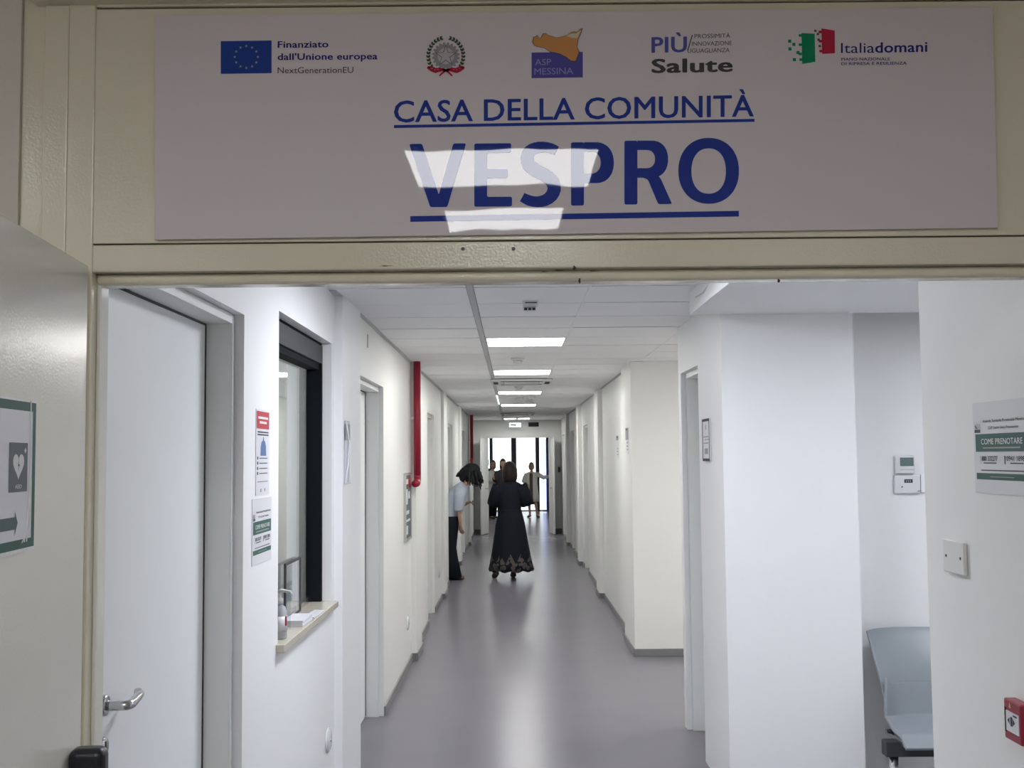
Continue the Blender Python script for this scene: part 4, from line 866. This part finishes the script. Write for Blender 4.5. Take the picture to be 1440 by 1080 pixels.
MB().tube([(0.24, -0.26, 0.015), (0.24, -0.055, 0.065), (0.24, 0.17, 0.015)], [0.016, 0.022, 0.016], 12).build('foot', M['steel'], lg, smooth=True)

# far room: lilac panel door with dark handle, at the far right
r = empty('door_12', (0.90, 33.6, 0)); tag(r, 'lilac glazed door standing at the right of the far room', 'door', kind='structure')
B(0.0, 0.20, 0, 0.04, 0.02, 2.2).build('leaf', M['lilac'], r); B(0.20, 0.26, -0.01, 0.05, 0, 2.3).build('post', M['grey_alu'], r)
B(0.15, 0.18, -0.07, -0.03, 0.75, 1.3).build('handle', M['black_pl'], r, bevel=0.004)

# ================================================================ PEOPLE
def skin_body(name, nodes, edges, root, m, parent):
    me = bpy.data.meshes.new(name); bm = bmesh.new(); L = bm.verts.layers.skin.verify(); vs = {}
    for k, (p, rr) in nodes.items():
        v = bm.verts.new(p); v[L].radius = rr if isinstance(rr, tuple) else (rr, rr); v[L].use_root = (k == root); vs[k] = v
    for a, b in edges: bm.edges.new((vs[a], vs[b]))
    bm.to_mesh(me); bm.free()
    t = bpy.data.objects.new('t', me); COL.objects.link(t); t.modifiers.new('s', 'SKIN'); ss = t.modifiers.new('u', 'SUBSURF'); ss.levels = 2; ss.render_levels = 2
    bpy.context.view_layer.update()
    out = bpy.data.meshes.new_from_object(t.evaluated_get(bpy.context.evaluated_depsgraph_get())); out.name = name
    bpy.data.objects.remove(t); out.materials.clear(); out.materials.append(m)
    return out
def head_geo(bm, mw, k=1.0):
    """skull with brow, nose, lips, chin and ears; local +y is the face"""
    geo = bmesh.ops.create_uvsphere(bm, u_segments=28, v_segments=20, radius=1.0)
    for v in geo['verts']:
        x, y, z = v.co
        Xx, Yy, Zz = x * 0.074, y * 0.092, z * 0.112
        if y > 0:
            Xx *= 1 - 0.22 * max(0, -z) * y; Yy *= 0.96
            Yy += 0.022 * math.exp(-((x / 0.20) ** 2 + ((z + 0.12) / 0.20) ** 2)) * y          # nose
            Yy -= 0.010 * math.exp(-(((abs(x) - 0.38) / 0.18) ** 2 + ((z - 0.08) / 0.12) ** 2))  # eye sockets
            Yy += 0.006 * math.exp(-((x / 0.30) ** 2 + ((z + 0.47) / 0.07) ** 2))              # lips
            Yy += 0.010 * math.exp(-((x / 0.35) ** 2 + ((z + 0.85) / 0.2) ** 2))               # chin
        if abs(x) > 0.9 and abs(z + 0.05) < 0.28 and abs(y) < 0.28: Xx += 0.012 * (1 if x > 0 else -1)  # ears
        v.co = mw @ (Vector((Xx, Yy, Zz)) * k)
def hair_geo(mw, k, length, vol, drop_front=0.25, curly=0.0):
    bm = bmesh.new(); geo = bmesh.ops.create_uvsphere(bm, u_segments=30, v_segments=22, radius=1.0)
    for v in geo['verts']:
        x, y, z = v.co; g = vol
        if y > drop_front and z < 0.42: g = 0.80
        if curly: g *= 1 + curly * (math.sin(x * 17 + z * 9) * math.sin(y * 15 + z * 13))
        p = Vector((x * 0.078 * g, y * 0.096 * g - 0.008, z * 0.116 * g + 0.004))
        if z < -0.05 and y < drop_front: p.z -= length * min(1, (-z + 0.0)); p.x *= 1 + 0.25 * (-z); 
        v.co = mw @ (p * k)
    return bm
def bm_obj(bm, name, m, parent):
    me = bpy.data.meshes.new(name); bm.to_mesh(me); bm.free(); me.materials.append(m); me.polygons.foreach_set('use_smooth', [True] * len(me.polygons))
    o = bpy.data.objects.new(name, me); COL.objects.link(o); o.parent = parent; return o
def hand_nodes(N, E, wr, wp, d, pal, side, curl=0.4, k=1.0):
    """palm and five fingers: wp wrist, d pointing direction, pal palm normal"""
    d = d.normalized(); lat = d.cross(pal).normalized(); pal = lat.cross(d).normalized()
    N['pa' + side] = (wp + d * 0.035 * k, (0.026 * k, 0.015 * k)); N['pb' + side] = (wp + d * 0.07 * k, (0.028 * k, 0.013 * k)); E += [(wr, 'pa' + side), ('pa' + side, 'pb' + side)]
    for i, (o, L) in enumerate(((-0.027, 0.070), (-0.009, 0.080), (0.009, 0.074), (0.026, 0.058))):
        b = wp + d * 0.088 * k + lat * o * k; a = curl
        p1 = b + (d * math.cos(a) + pal * math.sin(a)) * L * .5 * k; p2 = p1 + (d * math.cos(2 * a) + pal * math.sin(2 * a)) * L * .5 * k
        n = 'f%d%s' % (i, side)
        N[n + 'a'] = (b, 0.0085 * k); N[n + 'b'] = (p1, 0.008 * k); N[n + 'c'] = (p2, 0.0065 * k); E += [('pb' + side, n + 'a'), (n + 'a', n + 'b'), (n + 'b', n + 'c')]
    t0 = wp + d * 0.045 * k - lat * 0.034 * k + pal * 0.008 * k; t1 = t0 + (d * .8 - lat * .5 + pal * .4).normalized() * 0.035 * k; t2 = t1 + (d + pal * .5).normalized() * 0.028 * k
    N['ta' + side] = (t0, 0.011 * k); N['tb' + side] = (t1, 0.009 * k); N['tc' + side] = (t2, 0.007 * k); E += [('pa' + side, 'ta' + side), ('ta' + side, 'tb' + side), ('tb' + side, 'tc' + side)]
def loft(rings, n=24, gap=0.0):
    """rings: (centre, half width, half depth, up tilt about x); gap opens the front (+y) by that many radians"""
    g = MB(); m_ = n if gap == 0 else n + 1
    for c, rx, ry, tilt in rings:
        c = Vector(c)
        for j in range(m_):
            th = math.pi / 2 + gap / 2 + (2 * math.pi - gap) * j / n
            x, y = rx * math.cos(th), ry * math.sin(th)
            g.v.append((c.x + x, c.y + y * math.cos(tilt), c.z + y * math.sin(tilt)))
    for i in range(len(rings) - 1):
        for j in range(n):
            a = i * m_ + j; b = i * m_ + (j + 1) % m_
            g.f.append((a, b, b + m_, a + m_))
    return g
def cloth(g, name, m, parent, th=0.006, smooth=True):
    o = g.build(name, m, parent, smooth=smooth); s_ = o.modifiers.new('thickness', 'SOLIDIFY'); s_.thickness = th; s_.offset = 0; return o
def V(*a): return Vector(a)

def person(loc, rz, label, k, J, skin, hair, hairlen, clothes, arm_dir=None, head_tilt=(0, 0), group=None, hairvol=1.10, curly=0.0, glasses=False):
    r = empty('person', loc, rz); tag(r, label, 'person', group)
    D = dict(pelvis=V(0, 0, .86), spine=V(0, 0, 1.02), chest=V(0, 0, 1.20), neck=V(0, 0, 1.345), hb=V(0, .012, 1.41),
             sL=V(-.155, 0, 1.285), sR=V(.155, 0, 1.285), eL=V(-.20, -.01, 1.03), eR=V(.20, -.01, 1.03), wL=V(-.20, .06, .82), wR=V(.20, .06, .82),
             hL=V(-.08, 0, .83), hR=V(.08, 0, .83), kL=V(-.085, .01, .45), kR=V(.085, .01, .45), aL=V(-.085, -.02, .08), aR=V(.085, -.02, .08),
             bL=V(-.09, .09, .03), bR=V(.09, .09, .03), tL=V(-.095, .15, .022), tR=V(.095, .15, .022), head=V(0, .022, 1.505))
    for a, b in J.items(): D[a] = V(*b)
    D = {a: b * k for a, b in D.items()}
    R = dict(pelvis=(.13, .10), spine=(.105, .08), chest=(.125, .085), neck=.045, hb=.045, sL=.048, sR=.048, eL=.036, eR=.036, wL=.024, wR=.024, hL=.082, hR=.082, kL=.052, kR=.052, aL=.034, aR=.034, bL=.034, bR=.034, tL=.024, tR=.024)
    N = {a: (D[a], (b[0] * k, b[1] * k) if isinstance(b, tuple) else b * k) for a, b in R.items()}
    E = [('pelvis', 'spine'), ('spine', 'chest'), ('chest', 'neck'), ('neck', 'hb'), ('chest', 'sL'), ('chest', 'sR'), ('sL', 'eL'), ('eL', 'wL'), ('sR', 'eR'), ('eR', 'wR'),
         ('pelvis', 'hL'), ('pelvis', 'hR'), ('hL', 'kL'), ('kL', 'aL'), ('hR', 'kR'), ('kR', 'aR'), ('aL', 'bL'), ('bL', 'tL'), ('aR', 'bR'), ('bR', 'tR')]
    for s_, pn in (('L', V(0.6, 0.3, -0.3)), ('R', V(-0.6, 0.3, -0.3))):
        dd = (D['w' + s_] - D['e' + s_]).normalized(); hand_nodes(N, E, 'w' + s_, D['w' + s_], dd, pn if abs(dd.dot(pn.normalized())) < .9 else V(0, 0, -1), s_, k=k)
    me = skin_body('body', N, E, 'pelvis', M[skin], r)
    mw = Matrix.Translation(D['head']) @ Matrix.Rotation(head_tilt[0], 4, 'X') @ Matrix.Rotation(head_tilt[1], 4, 'Z')
    bm = bmesh.new(); bm.from_mesh(me); head_geo(bm, mw, k); bm.to_mesh(me); bm.free()
    me.polygons.foreach_set('use_smooth', [True] * len(me.polygons))
    o = bpy.data.objects.new('body', me); COL.objects.link(o); o.parent = r
    for sx in (-1, 1):
        g = bmesh.new(); bmesh.ops.create_uvsphere(g, u_segments=10, v_segments=8, radius=0.0095 * k)
        for v in g.verts: v.co = mw @ (v.co + V(sx * 0.029, 0.0775, 0.008) * k)
        bm_obj(g, 'eye', M['eye'], r)
    bm_obj(hair_geo(mw, k, hairlen, hairvol, curly=curly), 'hair', M[hair], r)
    if glasses:
        g = MB()
        for sx in (-1, 1): g.tube([mw @ (V(sx * .03 + .022 * math.cos(a), .092, .008 + .018 * math.sin(a)) * k) for a in [i * math.pi / 6 for i in range(13)]], 0.002 * k, 6)
        g.build('glasses', M['black_pl'], r)
    clothes(r, D, k)
    return r
def sleeve(r, D, s_, m, k, r0=.062, r1=.05, to=1.0, flare=0.0, name='sleeve'):
    a, b, c = D['s' + s_], D['e' + s_], D['w' + s_]; pts = [a + (a - D['chest']) * -.12, a.lerp(b, .5), b]; rad = [r0 * k * 1.05, r0 * k, r1 * k]
    if to > 0: pts += [b.lerp(c, to * .5), b.lerp(c, to)]; rad += [(r1 - .003 + flare * .5) * k, (r1 - .008 + flare) * k]
    g = MB().tube(pts, rad, 16, cap=False); return cloth(g, name, M[m], r, 0.005 * k)
def shoes(r, D, k, m, heel=0.0):
    for s_ in 'LR':
        a, b, t = D['a' + s_], D['b' + s_], D['t' + s_]; d = (t - a); d.z = 0; d.normalize()
        g = MB().tube([a - d * .045 * k + V(0, 0, -.03 * k), a + V(0, 0, -.035 * k), b + V(0, 0, .0), t, t + d * .025 * k], [.020 * k, .042 * k, .044 * k, .036 * k, .012 * k], 14, ry=[.02 * k, .036 * k, .030 * k, .022 * k, .010 * k], lat=(1, 0, 0))
        g.build('shoe', M[m], r, smooth=True)

# --- woman in the long black dress, walking away
def dress_clothes(r, D, k):
    rings = [((0, 0.0, 1.345), .060, .055, 0), ((0, 0, 1.325), .115, .07, 0), ((0, 0, 1.29), .175, .095, 0), ((0, 0, 1.20), .175, .11, 0), ((0, 0, 1.05), .155, .105, 0), ((0, 0, .96), .150, .10, 0), ((0, 0, .88), .170, .125, 0), ((0, 0, .76), .200, .15, 0)]
    top = loft([(V(*c) * k, a * k, b * k, t) for c, a, b, t in rings]); 
    zs = [.76, .62, .48, .34, .22, .115]
    g = loft([(V(*c) * k, a * k, b * k, t) for c, a, b, t in rings], n=48)
    n0 = len(g.v); n = 48
    for i, z in enumerate(zs[1:]):
        t = (i + 1) / 5
        for j in range(n):
            th = math.pi / 2 + 2 * math.pi * j / n; rf = 1 + 0.05 * t * math.sin(9 * th) ; rx, ry = (.200 + .105 * t) * rf, (.15 + .10 * t) * rf
            zz = z + (0.012 * math.sin(11 * th) if i == 4 else 0)
            g.v.append(((rx * math.cos(th) + .008 * t) * k, (ry * math.sin(th)) * k, zz * k))
    for i in range(5):
        for j in range(n):
            a = n0 - n + i * n + j; b = n0 - n + i * n + (j + 1) % n; g.f.append((a, b, b + n, a + n))
    cloth(g, 'dress', M['dress'], r, 0.006)
    for s_ in 'LR': sleeve(r, D, s_, 'dress', k, .098, .100, .62, flare=-.03)
    B(-.155 * k, .155 * k, -.108 * k, -.100 * k, .935 * k, .955 * k).build('belt', M['trouser'], r, bevel=0.004)
    B(-.03 * k, .03 * k, -.098 * k, -.085 * k, 1.300 * k, 1.335 * k).build('collar', M['trouser'], r, bevel=0.004)
    shoes(r, D, k, 'sandal')
person((-0.042, 15.55, 0), 0, 'woman seen from behind in a long black dress with patterned hem', 1.0,
       dict(eL=(-.215, .02, 1.05), eR=(.215, .02, 1.05), wL=(-.13, .20, 1.08), wR=(.13, .20, 1.08), aL=(-.20, -.06, .12), bL=(-.22, .01, .05), tL=(-.225, .06, .022), kL=(-.13, .0, .46), aR=(.035, .10, .085), bR=(.035, .20, .03), tR=(.035, .26, .022), head=(0, .02, 1.465), hb=(0, .01, 1.40)),
       'skin', 'hair_auburn', .02, dress_clothes, hairvol=1.34)

# --- woman leaning forward at the left: faces +X, right side to the camera
def lean_clothes(r, D, k):
    ax = [D['pelvis'], D['spine'], D['chest'], D['neck']]
    rings = [(D['pelvis'] + V(0, -.02, -.14), .172, .14, -.25), (D['pelvis'] + V(0, .0, .02), .165, .13, -.4), (D['spine'], .155, .135, -.55), (D['chest'] + V(0, -.01, -.02), .175, .135, -.65), (D['chest'] + V(0, .04, .07), .17, .10, -.75), (D['neck'] + V(0, -.01, -.01), .075, .06, -.8)]
    cloth(loft([(c, a, b, t) for c, a, b, t in rings], n=28), 'shirt', M['shirt'], r)
    for s_ in 'LR': sleeve(r, D, s_, 'shirt', k, .075, .062, .12)
    for s_ in 'LR':
        g = MB().tube([D['h' + s_] + V(0, 0, .07), D['h' + s_] + V(0, 0, -.08), D['k' + s_], D['k' + s_].lerp(D['a' + s_], .45), D['a' + s_] + V(0, .012, -.055)], [.10, .098, .066, .078, .125], 18, cap=False, ry=[.12, .105, .07, .085, .12], lat=(1, 0, 0))
        cloth(g, 'trouser_leg', M['trouser'], r)
    shoes(r, D, k, 'sandal')
    g = MB()                                                 # loose curls hanging from the bowed head
    hc = D['head']
    for i in range(46):
        a = random.uniform(0, 2 * math.pi); e = random.uniform(-.1, 1.25)
        p = hc + V(math.cos(a) * .085 * math.cos(e * .9), math.sin(a) * .11 * math.cos(e * .9) + .01, .02 + .085 * math.sin(e))
        L = random.uniform(.15, .27); q = [p]
        for t in range(1, 6): q.append(p + V(math.cos(a) * .035 * t / 5 + .007 * math.sin(t * 2.4 + i), (math.sin(a) * .035 + .03) * t / 5 + .007 * math.cos(t * 2.1 + i), -L * (t / 5) ** 1.1))
        g.tube(q, [.020, .022, .021, .018, .014, .006], 8)
    for i in range(16):                                     # mass falling over the nape
        p = hc + V(random.uniform(-.07, .07), -.05 + random.uniform(-.02, .02), .07); q = [p]
        for t in range(1, 6): q.append(p + V(0.004 * math.sin(t + i), -.13 * t / 5, -.11 * (t / 5) ** 1.3 + .006 * math.sin(t * 2 + i)))
        g.tube(q, [.026, .028, .026, .022, .016, .007], 8)
    g.build('loose_curls', M['hair_black'], r, smooth=True)
person((-0.865, 15.6, 0), -math.pi / 2, 'woman with black curly hair bowing forward in a pale blue shirt and black flared trousers', 1.0,
       dict(pelvis=(0, 0, .84), spine=(0, .04, 1.0), chest=(0, .115, 1.17), neck=(0, .21, 1.315), hb=(0, .235, 1.385), head=(0, .27, 1.455), sR=(.15, .14, 1.25), sL=(-.15, .14, 1.25),
            eR=(.19, .115, .98), wR=(.17, .14, .77), eL=(-.19, .12, 1.0), wL=(-.12, .205, 1.03), hL=(-.08, 0, .80), hR=(.08, 0, .80), kR=(.085, .005, .44), aR=(.085, .02, .08), bR=(.09, .10, .03), tR=(.092, .16, .022), kL=(-.085, -.02, .44), aL=(-.085, -.03, .08)),
       'skin', 'hair_black', .02, lean_clothes, head_tilt=(-.85, 0), hairvol=1.28, curly=.06)
r = B(-0.572, -0.560, 15.68, 15.75, 1.015, 1.075).build('mobile_phone', M['black_pl'], bevel=0.003); tag(r, 'small dark phone held by the bowing woman', 'phone')

# --- far group
def coat_clothes(open_=0.55, under='brown_dress', hem=.46, legs=None):
    def f(r, D, k):
        rings = [((0, 0.0, 1.34), .065, .06, 0), ((0, 0, 1.325), .11, .07, 0), ((0, 0, 1.29), .175, .095, 0), ((0, 0, 1.18), .18, .115, 0), ((0, 0, 1.0), .17, .12, 0), ((0, 0, .82), .19, .14, 0), ((0, 0, .62), .21, .155, 0), ((0, 0, hem), .225, .165, 0)]
        cloth(loft([(V(*c) * k, a * k, b * k, t) for c, a, b, t in rings], 26, open_), 'lab_coat', M['coat'], r)
        u = [((0, 0.0, 1.32), .05, .05, 0), ((0, 0, 1.27), .14, .08, 0), ((0, 0, 1.1), .15, .10, 0), ((0, 0, .85), .165, .12, 0), ((0, 0, hem - .08), .18, .13, 0)]
        if legs is None: cloth(loft([(V(*c) * k, a * k, b * k, t) for c, a, b, t in u], 20), 'dress', M[under], r)
        else:
            cloth(loft([(V(*c) * k, a * k, b * k, t) for c, a, b, t in u[:4]], 20), 'top', M[under], r)
            for s_ in 'LR': cloth(MB().tube([D['h' + s_], D['k' + s_], D['a' + s_]], [.095 * k, .075 * k, .062 * k], 14, cap=False), 'trouser_leg', M[legs], r)
        for s_ in 'LR': sleeve(r, D, s_, 'coat', k, .064, .054, .92)
        shoes(r, D, k, 'shoe')
    return f
def jacket_clothes(r, D, k):
    rings = [((0, 0.0, 1.34), .06, .055, 0), ((0, 0, 1.325), .11, .07, 0), ((0, 0, 1.29), .175, .095, 0), ((0, 0, 1.15), .18, .115, 0), ((0, 0, .98), .165, .115, 0), ((0, 0, .80), .185, .13, 0)]
    cloth(loft([(V(*c) * k, a * k, b * k, t) for c, a, b, t in rings], 24), 'jacket', M['dark_top'], r)
    for s_ in 'LR':
        sleeve(r, D, s_, 'dark_top', k, .062, .052, .9); cloth(MB().tube([D['h' + s_], D['k' + s_], D['a' + s_]], [.098 * k, .075 * k, .06 * k], 14, cap=False), 'trouser_leg', M['trouser'], r)
    shoes(r, D, k, 'shoe')
PI = math.pi
person((0.52, 31.2, 0), PI - .15, 'woman in an open white coat over a brown dress reaching towards the far door', 0.94,
       dict(eL=(-.36, .03, 1.17), wL=(-.50, .07, 1.20), eR=(.24, .02, 1.06), wR=(.15, .17, 1.0), aL=(-.17, .10, .085), bL=(-.21, .18, .03), tL=(-.24, .24, .022), kL=(-.12, .07, .45), aR=(.06, -.03, .08)),
       'skin_b', 'hair_grey', .0, coat_clothes(), hairvol=1.05)
person((-0.27, 30.2, 0), PI + .2, 'brunette woman in a dark jacket facing the corridor behind the dress wearer', 1.0,
       dict(eL=(-.21, .06, 1.06), wL=(-.10, .22, 1.10), eR=(.24, .10, 1.05), wR=(.30, .28, 1.12)), 'skin', 'hair_brown', .12, jacket_clothes, hairvol=1.14)
person((-0.56, 30.6, 0), PI + .9, 'person in a white coat and dark trousers beside the left door leaf, with glasses', 0.98,
       dict(eL=(-.22, .03, 1.05), wL=(-.14, .20, 1.06), eR=(.21, .06, 1.05), wR=(.10, .22, 1.08)), 'skin_b', 'hair_grey', .02, coat_clothes(.3, 'dark_top', .50, 'trouser'), hairvol=1.12, glasses=True, head_tilt=(0, -.9))
person((-0.76, 31.6, 0), PI, 'dark haired person mostly hidden behind the left door leaf', 1.02,
       dict(), 'skin', 'hair_brown', .02, jacket_clothes, hairvol=1.12)
